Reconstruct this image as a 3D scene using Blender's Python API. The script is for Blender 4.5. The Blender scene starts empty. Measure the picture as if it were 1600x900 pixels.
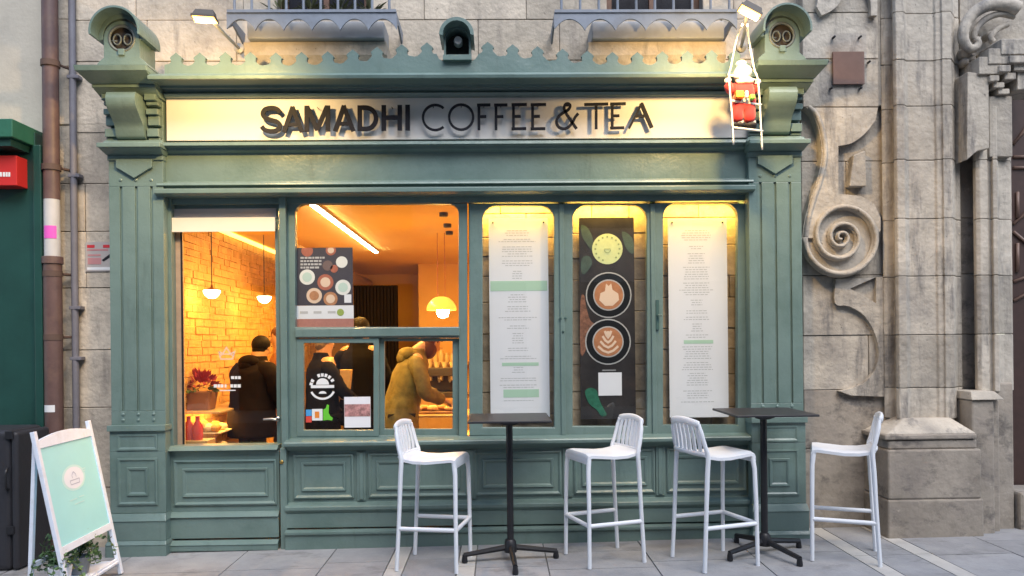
import bpy, bmesh, math, random
from mathutils import Vector, Matrix
from mathutils.geometry import tessellate_polygon
random.seed(7)
rad = math.radians
sc = bpy.context.scene
col = sc.collection

# ------------------------------------------------------------------ camera
F, CX, CY = 1170.0, 800.0, 535.0            # focal length and principal point, in photo pixels
CAM = Vector((0.0, -5.2, 1.5))
ROT = Matrix.Rotation(rad(-1.15), 3, 'Z') @ Matrix.Rotation(rad(90), 3, 'X') @ Matrix.Rotation(rad(-0.62), 3, 'Z')
cd = bpy.data.cameras.new('camera')
cam = bpy.data.objects.new('camera', cd)
col.objects.link(cam)
cam.location = CAM
cam.rotation_euler = ROT.to_euler()
cd.sensor_width = 36.0
cd.lens = 36.0 * F / 1600.0
cd.shift_y = (CY - 450.0) / 1600.0
cd.clip_end = 200.0
cd.clip_start = 0.05
sc.camera = cam

# ------------------------------------------------------------------ light
w = bpy.data.worlds.new('World')
sc.world = w
w.use_nodes = True
nt = w.node_tree
sky = nt.nodes.new('ShaderNodeTexSky')
sky.sky_type = 'NISHITA'
sky.sun_disc = False
SUN_EL, SUN_AZ = 50.0, 160.0                 # azimuth clockwise from +Y (straight into the wall)
sky.sun_elevation = rad(SUN_EL)
sky.sun_rotation = rad(SUN_AZ)
sky.air_density = 1.0
sky.dust_density = 0.9
bg = nt.nodes['Background']
bg.inputs['Strength'].default_value = 0.085
nt.links.new(sky.outputs[0], bg.inputs[0])
sd = bpy.data.lights.new('sun', 'SUN')
sd.energy = 0.85
sd.angle = rad(40)
sd.color = (1.0, 0.985, 0.96)
sun = bpy.data.objects.new('sun', sd)
col.objects.link(sun)
sdir = Vector((math.sin(rad(SUN_AZ)) * math.cos(rad(SUN_EL)), math.cos(rad(SUN_AZ)) * math.cos(rad(SUN_EL)), math.sin(rad(SUN_EL))))
sun.rotation_euler = sdir.to_track_quat('Z', 'Y').to_euler()
sun.location = sdir * 20
sc.view_settings.view_transform = 'Standard'
sc.view_settings.look = 'None'
sc.view_settings.gamma = 1.0
sc.view_settings.use_curve_mapping = False
sc.view_settings.exposure = 1.95
sc.cycles.use_denoising = True
sc.cycles.max_bounces = 8
sc.cycles.transparent_max_bounces = 12
sc.cycles.sample_clamp_indirect = 4.0
sc.cycles.caustics_reflective = False
sc.cycles.caustics_refractive = False

# ------------------------------------------------------------------ measuring helpers (survey of the real positions)
def ray(px, py):
    return ROT @ Vector(((px - CX) / F, -(py - CY) / F, -1.0))
def P(px, py, y=0.0):
    d = ray(px, py)
    return CAM + d * ((y - CAM.y) / d.y)
def XZ(px, py, y=0.0):
    p = P(px, py, y)
    return (p.x, p.z)
def RECT(a, b, t, bt, y=0.0):
    """x0, x1, z0, z1 of an upright rectangle seen between pixels a..b, t..bt in the plane y"""
    x0 = P(a, (t + bt) / 2, y).x; x1 = P(b, (t + bt) / 2, y).x
    z1 = P((a + b) / 2, t, y).z; z0 = P((a + b) / 2, bt, y).z
    return x0, x1, z0, z1
def ZC(py, y=0.0, px=715):
    return P(px, py, y).z
_g0, _g1 = P(200, 869, -0.14), P(1250, 841, -0.14)
GS = (_g1.z - _g0.z) / (_g1.x - _g0.x)
def gz(x):
    return _g0.z + GS * (x - _g0.x)
def G(px, py):
    d = ray(px, py)
    t = (gz(CAM.x) - CAM.z) / (d.z - GS * d.x)
    return CAM + d * t

# ------------------------------------------------------------------ materials
def S(r, g, b):
    f = lambda c: ((c / 255 + 0.055) / 1.055) ** 2.4 if c > 10 else c / 255 / 12.92
    return (f(r), f(g), f(b))
MATS = {}
def mat(name, c, rough=0.6, metal=0.0, var=0.0, vscale=6.0, bump=0.0, bscale=40.0, spec=0.5,
        emit=None, estr=0.0, rnd=0.0, stain=None, sscale=1.6, samt=0.5, coat=0.0, sheen=0.0, stretch=(1, 1, 1), chips=None, streak=None, wave=0.0):
    if name in MATS:
        return MATS[name]
    m = bpy.data.materials.new(name)
    m.use_nodes = True
    t = m.node_tree
    n, l = t.nodes, t.links
    b = n['Principled BSDF']
    b.inputs['Roughness'].default_value = rough
    b.inputs['Metallic'].default_value = metal
    b.inputs['Specular IOR Level'].default_value = spec
    b.inputs['Coat Weight'].default_value = coat
    b.inputs['Sheen Weight'].default_value = sheen
    b.inputs['Base Color'].default_value = (*c, 1)
    src = None
    if var or bump or stain or rnd:
        g = n.new('ShaderNodeNewGeometry')
        mp = n.new('ShaderNodeMapping')
        mp.inputs['Scale'].default_value = stretch
        l.new(g.outputs['Position'], mp.inputs[0])
        pos = mp.outputs[0]
    if var or rnd:
        val = None
        if var:
            no = n.new('ShaderNodeTexNoise')
            no.inputs['Scale'].default_value = vscale
            no.inputs['Detail'].default_value = 8
            no.inputs['Roughness'].default_value = 0.65
            l.new(pos, no.inputs['Vector'])
            mr = n.new('ShaderNodeMapRange')
            mr.inputs[1].default_value = 0.25; mr.inputs[2].default_value = 0.75
            mr.inputs[3].default_value = 1 - var; mr.inputs[4].default_value = 1 + var
            l.new(no.outputs[0], mr.inputs[0])
            val = mr.outputs[0]
        if rnd:
            oi = n.new('ShaderNodeObjectInfo')
            m2 = n.new('ShaderNodeMapRange')
            m2.inputs[3].default_value = 1 - rnd; m2.inputs[4].default_value = 1 + rnd
            l.new(oi.outputs['Random'], m2.inputs[0])
            if val is None:
                val = m2.outputs[0]
            else:
                mu = n.new('ShaderNodeMath'); mu.operation = 'MULTIPLY'
                l.new(val, mu.inputs[0]); l.new(m2.outputs[0], mu.inputs[1])
                val = mu.outputs[0]
        vm = n.new('ShaderNodeVectorMath'); vm.operation = 'SCALE'
        vm.inputs[0].default_value = c
        l.new(val, vm.inputs['Scale'])
        src = vm.outputs[0]
    if stain:
        no = n.new('ShaderNodeTexNoise')
        no.inputs['Scale'].default_value = sscale
        no.inputs['Detail'].default_value = 10
        no.inputs['Roughness'].default_value = 0.7
        l.new(pos, no.inputs['Vector'])
        cr = n.new('ShaderNodeValToRGB')
        cr.color_ramp.elements[0].position = 0.5; cr.color_ramp.elements[0].color = (0, 0, 0, 1)
        cr.color_ramp.elements[1].position = 0.68; cr.color_ramp.elements[1].color = (samt, samt, samt, 1)
        l.new(no.outputs[0], cr.inputs[0])
        mx = n.new('ShaderNodeMix'); mx.data_type = 'RGBA'
        l.new(cr.outputs[0], mx.inputs[0])
        if src: l.new(src, mx.inputs[6])
        else: mx.inputs[6].default_value = (*c, 1)
        mx.inputs[7].default_value = (*stain, 1)
        src = mx.outputs[2]
    for spec_ in (chips, streak):
        if not spec_: continue
        colr, scl, lo_, hi_, amt = spec_
        mp2 = n.new('ShaderNodeMapping'); mp2.inputs['Scale'].default_value = scl
        l.new(g.outputs['Position'], mp2.inputs[0])
        no = n.new('ShaderNodeTexNoise'); no.inputs['Scale'].default_value = 1.0
        no.inputs['Detail'].default_value = 9; no.inputs['Roughness'].default_value = 0.68
        l.new(mp2.outputs[0], no.inputs['Vector'])
        mr = n.new('ShaderNodeMapRange'); mr.inputs[1].default_value = lo_; mr.inputs[2].default_value = hi_; mr.inputs[4].default_value = amt
        l.new(no.outputs[0], mr.inputs[0])
        mx = n.new('ShaderNodeMix'); mx.data_type = 'RGBA'
        l.new(mr.outputs[0], mx.inputs[0])
        if src: l.new(src, mx.inputs[6])
        else: mx.inputs[6].default_value = (*c, 1)
        mx.inputs[7].default_value = (*colr, 1)
        src = mx.outputs[2]
    if src:
        l.new(src, b.inputs['Base Color'])
    if bump:
        no = n.new('ShaderNodeTexNoise')
        no.inputs['Scale'].default_value = bscale
        no.inputs['Detail'].default_value = 6
        l.new(pos, no.inputs['Vector'])
        bp = n.new('ShaderNodeBump')
        bp.inputs['Strength'].default_value = bump
        bp.inputs['Distance'].default_value = 0.01
        l.new(no.outputs[0], bp.inputs['Height'])
        l.new(bp.outputs[0], b.inputs['Normal'])
        if wave:
            no = n.new('ShaderNodeTexNoise'); no.inputs['Scale'].default_value = 5.0; no.inputs['Detail'].default_value = 2
            l.new(g.outputs['Position'], no.inputs['Vector'])
            b2 = n.new('ShaderNodeBump'); b2.inputs['Strength'].default_value = wave; b2.inputs['Distance'].default_value = 0.03
            l.new(no.outputs[0], b2.inputs['Height']); l.new(b2.outputs[0], bp.inputs['Normal'])
    if emit:
        b.inputs['Emission Color'].default_value = (*emit, 1)
        b.inputs['Emission Strength'].default_value = estr
    MATS[name] = m
    return m
def glass_mat(name, tint=(0.95, 0.97, 0.96), ior=1.45, k=1.3):
    m = bpy.data.materials.new(name); m.use_nodes = True
    t = m.node_tree; n, l = t.nodes, t.links
    n.remove(n['Principled BSDF'])
    tr = n.new('ShaderNodeBsdfTransparent'); tr.inputs[0].default_value = (*tint, 1)
    gl = n.new('ShaderNodeBsdfGlossy'); gl.inputs['Roughness'].default_value = 0.02
    lw = n.new('ShaderNodeLayerWeight'); lw.inputs[0].default_value = 0.5      # Schlick: same from both sides
    pw = n.new('ShaderNodeMath'); pw.operation = 'POWER'; pw.inputs[1].default_value = 5
    l.new(lw.outputs['Facing'], pw.inputs[0])
    mu = n.new('ShaderNodeMath'); mu.operation = 'MULTIPLY_ADD'; mu.inputs[1].default_value = 0.9 * k; mu.inputs[2].default_value = 0.05 * k
    l.new(pw.outputs[0], mu.inputs[0])
    mx = n.new('ShaderNodeMixShader')
    l.new(mu.outputs[0], mx.inputs[0]); l.new(tr.outputs[0], mx.inputs[1]); l.new(gl.outputs[0], mx.inputs[2])
    l.new(mx.outputs[0], n['Material Output'].inputs[0])
    MATS[name] = m
    return m
GREEN = mat('green_paint', (0.140, 0.204, 0.187), rough=0.30, var=0.10, vscale=3.5, bump=0.16, bscale=50, stain=(0.075, 0.128, 0.112), sscale=2.2, samt=0.5, wave=0.22, chips=((0.23, 0.27, 0.24), (38, 38, 38), 0.70, 0.73, 0.75), streak=((0.062, 0.092, 0.080), (14, 14, 1.6), 0.56, 0.74, 0.42))
CREAM = mat('sign_cream', (0.72, 0.69, 0.66), rough=0.5, var=0.03, vscale=2)
LETTER = mat('letter_black', (0.02, 0.02, 0.026), rough=0.6, spec=0.12)
STONE = mat('ashlar_stone', (0.50, 0.43, 0.345), rough=0.9, var=0.26, vscale=5, bump=0.8, bscale=30, rnd=0.12, stain=(0.22, 0.19, 0.17), sscale=1.8, samt=0.6, streak=((0.20, 0.175, 0.155), (8, 8, 1.3), 0.54, 0.68, 0.6), chips=((0.13, 0.115, 0.10), (24, 24, 24), 0.66, 0.71, 0.7))
MORTAR = mat('mortar', (0.24, 0.215, 0.19), rough=0.95, var=0.15, vscale=12, bump=0.4, bscale=60)
PLASTER = mat('beige_render', (0.46, 0.42, 0.35), rough=0.92, var=0.10, vscale=3, bump=0.25, bscale=40, stain=(0.34, 0.31, 0.26), sscale=2.5, samt=0.5)
CHURCH = mat('church_stone', (0.42, 0.375, 0.315), rough=0.9, var=0.32, vscale=4.5, bump=1.0, bscale=24, rnd=0.16, stain=(0.20, 0.185, 0.175), sscale=2.0, samt=0.6, streak=((0.12, 0.115, 0.115), (7, 7, 1.3), 0.53, 0.66, 0.75), chips=((0.10, 0.09, 0.08), (21, 21, 21), 0.645, 0.70, 0.8))
CHURCHD = mat('church_stone_weathered', (0.31, 0.27, 0.225), rough=0.92, var=0.42, vscale=6, bump=1.0, bscale=16, rnd=0.12, stain=(0.12, 0.105, 0.10), sscale=3.0, samt=0.7, streak=((0.09, 0.08, 0.075), (5, 5, 7), 0.54, 0.66, 0.75), chips=((0.44, 0.39, 0.32), (15, 15, 15), 0.62, 0.70, 0.6))
GLASS = glass_mat('window_glass')
DGREEN = mat('dark_green_paint', (0.012, 0.055, 0.045), rough=0.4, var=0.2, vscale=3, bump=0.1, bscale=30)
BLACKM = mat('black_metal', (0.014, 0.014, 0.017), rough=0.45, spec=0.4)
WHITEP = mat('white_plastic', (0.74, 0.76, 0.80), rough=0.38, spec=0.5)
PAVE = mat('pavement_stone', (0.285, 0.285, 0.295), rough=0.75, var=0.20, vscale=5, bump=0.4, bscale=60, rnd=0.10, stain=(0.36, 0.355, 0.35), sscale=3.4, samt=0.55, chips=((0.42, 0.42, 0.42), (30, 30, 30), 0.68, 0.70, 0.7), streak=((0.13, 0.125, 0.125), (3.2, 5, 3), 0.56, 0.68, 0.55))
PAVEW = mat('pale_stone_strip', (0.47, 0.45, 0.42), rough=0.8, var=0.12, vscale=9, bump=0.2, bscale=60, stain=(0.30, 0.29, 0.28), sscale=5, samt=0.5)
JOINT = mat('pavement_joint', (0.19, 0.185, 0.18), rough=0.95, var=0.2, vscale=20)

# ------------------------------------------------------------------ mesh helpers
WL = {}
class MB:
    def __init__(s):
        s.v = []; s.f = []
    def add(s, vs, fs):
        o = len(s.v)
        s.v += [tuple(v) for v in vs]
        s.f += [tuple(i + o for i in f) for f in fs]
        return s
    def box(s, x0, x1, y0, y1, z0, z1):
        x0, x1 = min(x0, x1), max(x0, x1); y0, y1 = min(y0, y1), max(y0, y1); z0, z1 = min(z0, z1), max(z0, z1)
        return s.add([(x0, y0, z0), (x1, y0, z0), (x1, y1, z0), (x0, y1, z0), (x0, y0, z1), (x1, y0, z1), (x1, y1, z1), (x0, y1, z1)],
                     [(3, 2, 1, 0), (4, 5, 6, 7), (0, 1, 5, 4), (1, 2, 6, 5), (2, 3, 7, 6), (3, 0, 4, 7)])
    def pbox(s, a, b, t, bt, yf, yb):
        x0, x1, z0, z1 = RECT(a, b, t, bt, yf)
        return s.box(x0, x1, yf, yb, z0, z1)
    def frustum(s, r0, r1, z0, z1):
        """r = (x0,x1,y0,y1) at the bottom and at the top"""
        vs = []
        for (x0, x1, y0, y1), z in ((r0, z0), (r1, z1)):
            vs += [(x0, y0, z), (x1, y0, z), (x1, y1, z), (x0, y1, z)]
        return s.add(vs, [(3, 2, 1, 0), (4, 5, 6, 7), (0, 1, 5, 4), (1, 2, 6, 5), (2, 3, 7, 6), (3, 0, 4, 7)])
    def prism(s, outer, y0, y1, holes=(), axis='y'):
        """polygon in x,z pushed from y0 (front) to y1; axis 'z': polygon in x,y pushed from z=y0 to y1; 'x': polygon in y,z pushed along x"""
        loops = [list(outer)] + [list(h) for h in holes]
        flat = [p for lp in loops for p in lp]
        tri = tessellate_polygon([[Vector((p[0], p[1], 0)) for p in lp] for lp in loops])
        n = len(flat)
        if axis == 'y': mk = lambda p, d: (p[0], d, p[1])
        elif axis == 'z': mk = lambda p, d: (p[0], p[1], d)
        else: mk = lambda p, d: (d, p[0], p[1])
        vs = [mk(p, y0) for p in flat] + [mk(p, y1) for p in flat]
        fs = [tuple(t) for t in tri] + [tuple(i + n for i in reversed(t)) for t in tri]
        o = 0
        for lp in loops:
            k = len(lp)
            for i in range(k):
                j = (i + 1) % k
                fs.append((o + i, o + j, n + o + j, n + o + i))
            o += k
        return s.add(vs, fs)
    def loft_panel(s, x0, x1, z0, z1, steps):
        vs = []; fs = []
        for ins, y in steps:
            vs += [(x0 + ins, y, z0 + ins), (x1 - ins, y, z0 + ins), (x1 - ins, y, z1 - ins), (x0 + ins, y, z1 - ins)]
        for k in range(len(steps) - 1):
            a = 4 * k
            for i in range(4):
                j = (i + 1) % 4
                fs.append((a + i, a + j, a + 4 + j, a + 4 + i))
        a = 4 * (len(steps) - 1)
        fs.append((a, a + 1, a + 2, a + 3))
        return s.add(vs, fs)
    def ribbon(s, pts, wd, y0, y1, closed=False):
        """flat stroke of width wd along x,z points, pushed y0..y1"""
        n = len(pts); L = []; R = []
        V = [Vector((p[0], p[1])) for p in pts]
        for i in range(n):
            if closed: a, b = V[i - 1], V[(i + 1) % n]
            else: a, b = V[max(i - 1, 0)], V[min(i + 1, n - 1)]
            d1 = (V[i] - a); d2 = (b - V[i])
            if d1.length < 1e-9: d1 = d2
            if d2.length < 1e-9: d2 = d1
            d1 = d1.normalized(); d2 = d2.normalized()
            t = (d1 + d2).normalized()
            nr = Vector((-t.y, t.x))
            k = wd / 2 / max(0.45, nr.dot(Vector((-d1.y, d1.x))))
            L.append(V[i] + nr * k); R.append(V[i] - nr * k)
        vs = [(p.x, y0, p.y) for p in L] + [(p.x, y0, p.y) for p in R] + [(p.x, y1, p.y) for p in L] + [(p.x, y1, p.y) for p in R]
        fs = []
        for i in range(n if closed else n - 1):
            j = (i + 1) % n
            fs += [(i, j, n + j, n + i), (2 * n + i, 3 * n + i, 3 * n + j, 2 * n + j), (i, 2 * n + i, 2 * n + j, j), (n + i, n + j, 3 * n + j, 3 * n + i)]
        if not closed:
            fs += [(0, n, 3 * n, 2 * n), (n - 1, 3 * n - 1, 4 * n - 1, 2 * n - 1)]
        return s.add(vs, fs)
    def tube(s, pts, r, n=10, cap=True, flat=None):
        pts = [Vector(p) for p in pts]; m = len(pts)
        rs = r if isinstance(r, (list, tuple)) else [r] * m
        vs = []; fs = []
        up = None
        for i, p in enumerate(pts):
            t = (pts[min(i + 1, m - 1)] - pts[max(i - 1, 0)])
            t = t.normalized() if t.length > 1e-9 else Vector((0, 0, 1))
            if up is None:
                up = Vector((0, 0, 1)) if abs(t.z) < 0.9 else Vector((0, 1, 0))
            u = (up - t * up.dot(t)).normalized(); v = t.cross(u); up = u
            ru, rv = (rs[i] if flat is None else rs[i] * flat), rs[i]
            for k in range(n):
                a = 2 * math.pi * k / n
                vs.append(p + u * math.cos(a) * ru + v * math.sin(a) * rv)
        for i in range(m - 1):
            for k in range(n):
                j = (k + 1) % n
                fs.append((i * n + k, i * n + j, (i + 1) * n + j, (i + 1) * n + k))
        if cap:
            fs.append(tuple(reversed(range(n)))); fs.append(tuple((m - 1) * n + k for k in range(n)))
        return s.add(vs, fs)
    def lathe(s, prof, c=(0, 0, 0), n=24, axis='z', cap=True):
        vs = []; fs = []
        c = Vector(c)
        for r, h in prof:
            for k in range(n):
                a = 2 * math.pi * k / n
                if axis == 'z': vs.append(c + Vector((r * math.cos(a), r * math.sin(a), h)))
                else: vs.append(c + Vector((r * math.cos(a), h, r * math.sin(a))))
        for i in range(len(prof) - 1):
            for k in range(n):
                j = (k + 1) % n
                fs.append((i * n + k, i * n + j, (i + 1) * n + j, (i + 1) * n + k))
        if cap:
            fs.append(tuple(reversed(range(n)))); fs.append(tuple((len(prof) - 1) * n + k for k in range(n)))
        return s.add(vs, fs)
    def disc(s, x, z, r, y0, y1, n=28, rz=None):
        pts = [(x + r * math.cos(2 * math.pi * k / n), z + (rz or r) * math.sin(2 * math.pi * k / n)) for k in range(n)]
        return s.prism(pts, y0, y1)
    def build(s, name, m, parent=None, bevel=0.0, smooth=False, seg=2):
        me = bpy.data.meshes.new(name)
        lo = [min(v[i] for v in s.v) for i in range(3)]; hi = [max(v[i] for v in s.v) for i in range(3)]
        c = Vector(((lo[0] + hi[0]) / 2, (lo[1] + hi[1]) / 2, lo[2]))
        me.from_pydata([tuple(Vector(v) - c) for v in s.v], [], s.f)
        bm = bmesh.new(); bm.from_mesh(me)
        bmesh.ops.recalc_face_normals(bm, faces=bm.faces)
        bm.to_mesh(me); bm.free()
        me.materials.append(m)
        o = bpy.data.objects.new(name, me)
        col.objects.link(o)
        if parent:
            o.parent = parent
            o.location = c - WL.get(parent.name, Vector((0, 0, 0)))
        else:
            o.location = c
        WL[o.name] = c if (not parent or parent.name in WL) else c
        if smooth:
            me.polygons.foreach_set('use_smooth', [True] * len(me.polygons))
            if smooth != 'all':
                try:
                    md = o.modifiers.new('edges', 'EDGE_SPLIT'); md.split_angle = rad(38)
                except Exception: pass
        if bevel:
            md = o.modifiers.new('bevel', 'BEVEL'); md.width = bevel; md.segments = seg
            md.limit_method = 'ANGLE'; md.angle_limit = rad(38)
            md.harden_normals = False
        return o
def tag(o, label=None, cat=None, group=None, kind=None):
    if label: o['label'] = label
    if cat: o['category'] = cat
    if group: o['group'] = group
    if kind: o['kind'] = kind
    return o
def thing(name, loc, label, cat, group=None, rz=0.0):
    o = bpy.data.objects.new(name, None)
    col.objects.link(o)
    o.location = loc; o.rotation_euler = (0, 0, rz)
    o.empty_display_size = 0.1
    WL[o.name] = Vector(loc)
    return tag(o, label, cat, group)
def local_thing(name, loc, label, cat, group=None, rot=(0, 0, 0)):
    o = thing(name, loc, label, cat, group)
    o.rotation_euler = rot
    WL[o.name] = Vector((0, 0, 0))
    return o
def catmull(pts, k=6, closed=False):
    out = []; n = len(pts)
    V = [Vector(p) for p in pts]
    for i in range(n if closed else n - 1):
        if closed: a, b, c, d = V[i - 1], V[i], V[(i + 1) % n], V[(i + 2) % n]
        else: a, b, c, d = V[max(i - 1, 0)], V[i], V[i + 1], V[min(i + 2, n - 1)]
        for j in range(k):
            t = j / k
            out.append(0.5 * ((2 * b) + (c - a) * t + (2 * a - 5 * b + 4 * c - d) * t * t + (3 * b - a - 3 * c + d) * t ** 3))
    if not closed: out.append(V[-1])
    return [tuple(p) for p in out]
def arc(cx, cy, r, a0, a1, n=12, ry=None):
    return [(cx + r * math.cos(rad(a0 + (a1 - a0) * i / n)), cy + (ry or r) * math.sin(rad(a0 + (a1 - a0) * i / n))) for i in range(n + 1)]
def pxs(pts, y):
    return [XZ(p[0], p[1], y) for p in pts]
# ================================================================== GROUND
pav = MB().box(-9, 9, -12, 7.0, -0.30, -0.012).build('pavement', JOINT)
tag(pav, 'grey stone pavement in front of the shop', kind='structure')
pav.location.z += _g0.z - GS * _g0.x
pav.rotation_euler = (0, -math.atan(GS), 0)
WLP = Vector(pav.location)
stripe_px = [(619, 868), (721, 866), (1284, 846), (1373, 843)]
SX = [(P(a, b, -0.14).x, P(a + 26, b, -0.14).x) for a, b in stripe_px]
def slab(x0, x1, y0, y1, m, nm, dz=0.0):
    mb = MB(); g = 0.0022
    mb.frustum((x0 + g, x1 - g, y0 + g, y1 - g), (x0 + g + .002, x1 - g - .002, y0 + g + .002, y1 - g - .002), -0.02, dz)
    me = bpy.data.meshes.new(nm)
    me.from_pydata(mb.v, [], mb.f); me.materials.append(m)
    bm = bmesh.new(); bm.from_mesh(me); bmesh.ops.recalc_face_normals(bm, faces=bm.faces); bm.to_mesh(me); bm.free()
    o = bpy.data.objects.new(nm, me); col.objects.link(o); o.parent = pav
    o.location = Vector((0, 0, 0.300)) + Vector((0, 2.5, 0))
    return o
xs_edges = [-4.6, -3.85, -3.1, -2.45, -1.7, -1.1] + [SX[0][0], SX[0][1], SX[1][0], SX[1][1]] + [0.3, 0.95, 1.6] + [SX[2][0], SX[2][1], SX[3][0], SX[3][1]] + [3.2, 3.9, 4.6]
for i in range(len(xs_edges) - 1):
    a, b = xs_edges[i], xs_edges[i + 1]
    pale = any(abs(a - s[0]) < 1e-6 for s in SX)
    y = 0.12
    if pale:
        for k in range(5):
            L = 0.7 + 0.1 * ((k * 7) % 3)
            slab(a, b, y - L, y, PAVEW, 'pale_strip', 0.0012); y -= L
    else:
        first = True
        while y > -3.2:
            L = random.uniform(0.30, 0.62) if not first else random.uniform(0.42, 0.75)
            first = False
            slab(a, b, y - L, y, PAVE, 'paving_slab', random.uniform(-0.0015, 0.0015)); y -= L

# unseen house added behind the camera to cut the low sky; shows in panes
OPW = mat('opposite_render', (0.44, 0.43, 0.42), rough=0.9, var=0.1, vscale=2)
op = tag(MB().box(-14, 14, -11.0, -8.6, -0.4, 8.4).build('added_opposite_house', OPW), 'plain rendered house added out of view across the street to shade the low sky', kind='structure')
for fz in (0.3, 3.6, 6.2):
    for k in range(-6, 7):
        MB().box(k * 2.1 - .55, k * 2.1 + .55, -8.599, -8.55, fz, fz + (2.3 if fz < 1 else 1.9)).build('window', mat('opposite_glass', (.03, .03, .035), rough=.15), op)
# ================================================================== STONE BUILDING BEHIND THE SHOPFRONT
YW = 0.14
bld = thing('stone_building', (0, 0.4, 0.1), 'pale ashlar stone house front rising above the green shopfront', 'building')
ztop = P(800, -70, YW).z
def hole(a, b, yb):      # an upper window opening
    x0, x1, z0, z1 = RECT(a, b, -60, yb, YW)
    return x0, x1, z0
HOLES = [hole(432, 576, 24), hole(948, 1098, 22)]
zsh = P(715, 128, YW).z          # top of the shopfront, hidden behind the cornice
xl, xr = P(-60, 60, YW).x, P(1262, 60, YW).x
mb = MB()
cuts = [xl] + [c for h in HOLES for c in (h[0], h[1])] + [xr]
zh = HOLES[0][2]
mb.box(xl, xr, YW + 0.012, YW + 0.3, zsh - 0.5, zh)
for k in range(0, len(cuts), 2):
    mb.box(cuts[k], cuts[k + 1], YW + 0.012, YW + 0.3, zh, ztop + 0.4)
xlw = P(172, 500, YW).x + 0.05
mb.box(P(40, 500, YW).x, xlw, YW + 0.012, YW + 0.3, 0.0, zsh - 0.5)
mb.build('mortar_bed', MORTAR, bld)
def blocks(x0, x1, z0, z1, courses, yf, yb, m, parent, wmin=0.45, wmax=0.85, skip=(), nm='stone_block', jit=0.004):
    zs = courses
    for i in range(len(zs) - 1):
        a, b = max(zs[i], z0), min(zs[i + 1], z1)
        if b - a < 0.03: continue
        x = x0 - random.uniform(0, 0.3)
        while x < x1:
            e = x + random.uniform(wmin, wmax)
            if x1 - e < 0.18: e = x1
            xa, xb = max(x, x0), min(e, x1)
            segs = [(xa, xb)]
            for (hx0, hx1, hz) in skip:
                if b > hz + 0.01:
                    ns = []
                    for (p, q) in segs:
                        if q <= hx0 or p >= hx1: ns.append((p, q))
                        else:
                            if p < hx0: ns.append((p, hx0))
                            if q > hx1: ns.append((hx1, q))
                    segs = ns
            for (p, q) in segs:
                if q - p > 0.05:
                    d = random.uniform(-jit, jit)
                    MB().box(p + 0.002, q - 0.002, yf + d, yb, a + 0.002, b - 0.002).build(nm, m, parent, bevel=0.004, seg=1)
            x = e
cz = [zsh - 0.5]
while cz[-1] < ztop: cz.append(cz[-1] + random.choice([0.28, 0.31, 0.34]))
cz = [zsh - 0.35, P(640, 95, YW).z, P(640, 31, YW).z, P(640, -40, YW).z, ztop + 0.1]
blocks(P(118, 60, YW).x, xr, zsh - 0.35, ztop, cz, YW, YW + 0.05, STONE, bld, skip=HOLES)
# the strip of wall left of the shopfront, by courses
cz = [0.02] + [P(140, p, YW).z for p in (762, 637, 547, 450, 362, 287, 195, 104)] + [P(140, 30, YW).z, P(140, -50, YW).z]
blocks(P(69, 500, YW).x, xlw, 0.02, cz[-1], cz[:9], YW, YW + 0.05, STONE, bld, 0.35, 0.6)
blocks(P(69, 60, YW).x, P(118, 60, YW).x, cz[8], ztop, cz[8:], YW, YW + 0.05, STONE, bld, 0.3, 0.5)
MB().box(xl - 1, P(69, 60, YW).x, YW - 0.004, YW + 0.06, 2.5, ztop + 0.1).build('rendered_wall', PLASTER, bld)
# upper windows: dark glass set back behind bars
DARKG = mat('dark_window', (0.012, 0.010, 0.012), rough=0.15, spec=0.6)
WOODB = mat('brown_window_wood', (0.13, 0.065, 0.04), rough=0.6, var=0.2, vscale=20)
IRON = mat('grey_blue_iron', (0.20, 0.225, 0.27), rough=0.5, var=0.15, vscale=10, stain=(0.14, 0.15, 0.17), sscale=6, samt=0.6)
LEAD = mat('lead_sheet', (0.36, 0.37, 0.39), rough=0.55, var=0.15, vscale=8)
for i, (a, b, yb) in enumerate(((432, 576, 24), (948, 1098, 22))):
    x0, x1, z0 = HOLES[i]
    wn = MB()
    wn.box(x0, x0 + 0.05, YW + 0.10, YW + 0.17, z0, ztop + 0.3); wn.box(x1 - 0.05, x1, YW + 0.10, YW + 0.17, z0, ztop + 0.3)
    wn.box(x0 + 0.05, x1 - 0.05, YW + 0.10, YW + 0.17, z0, z0 + 0.05)
    xm = (x0 + x1) / 2
    wn.box(xm - 0.02, xm + 0.02, YW + 0.11, YW + 0.16, z0 + 0.05, ztop + 0.3)
    wo = wn.build('window', WOODB, bld, bevel=0.004)
    MB().box(x0 + 0.05, xm - 0.02, YW + 0.13, YW + 0.138, z0 + 0.05, ztop + 0.3).build('pane', DARKG, wo)
    MB().box(xm + 0.02, x1 - 0.05, YW + 0.13, YW + 0.138, z0 + 0.05, ztop + 0.3).build('pane', DARKG, wo)

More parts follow.
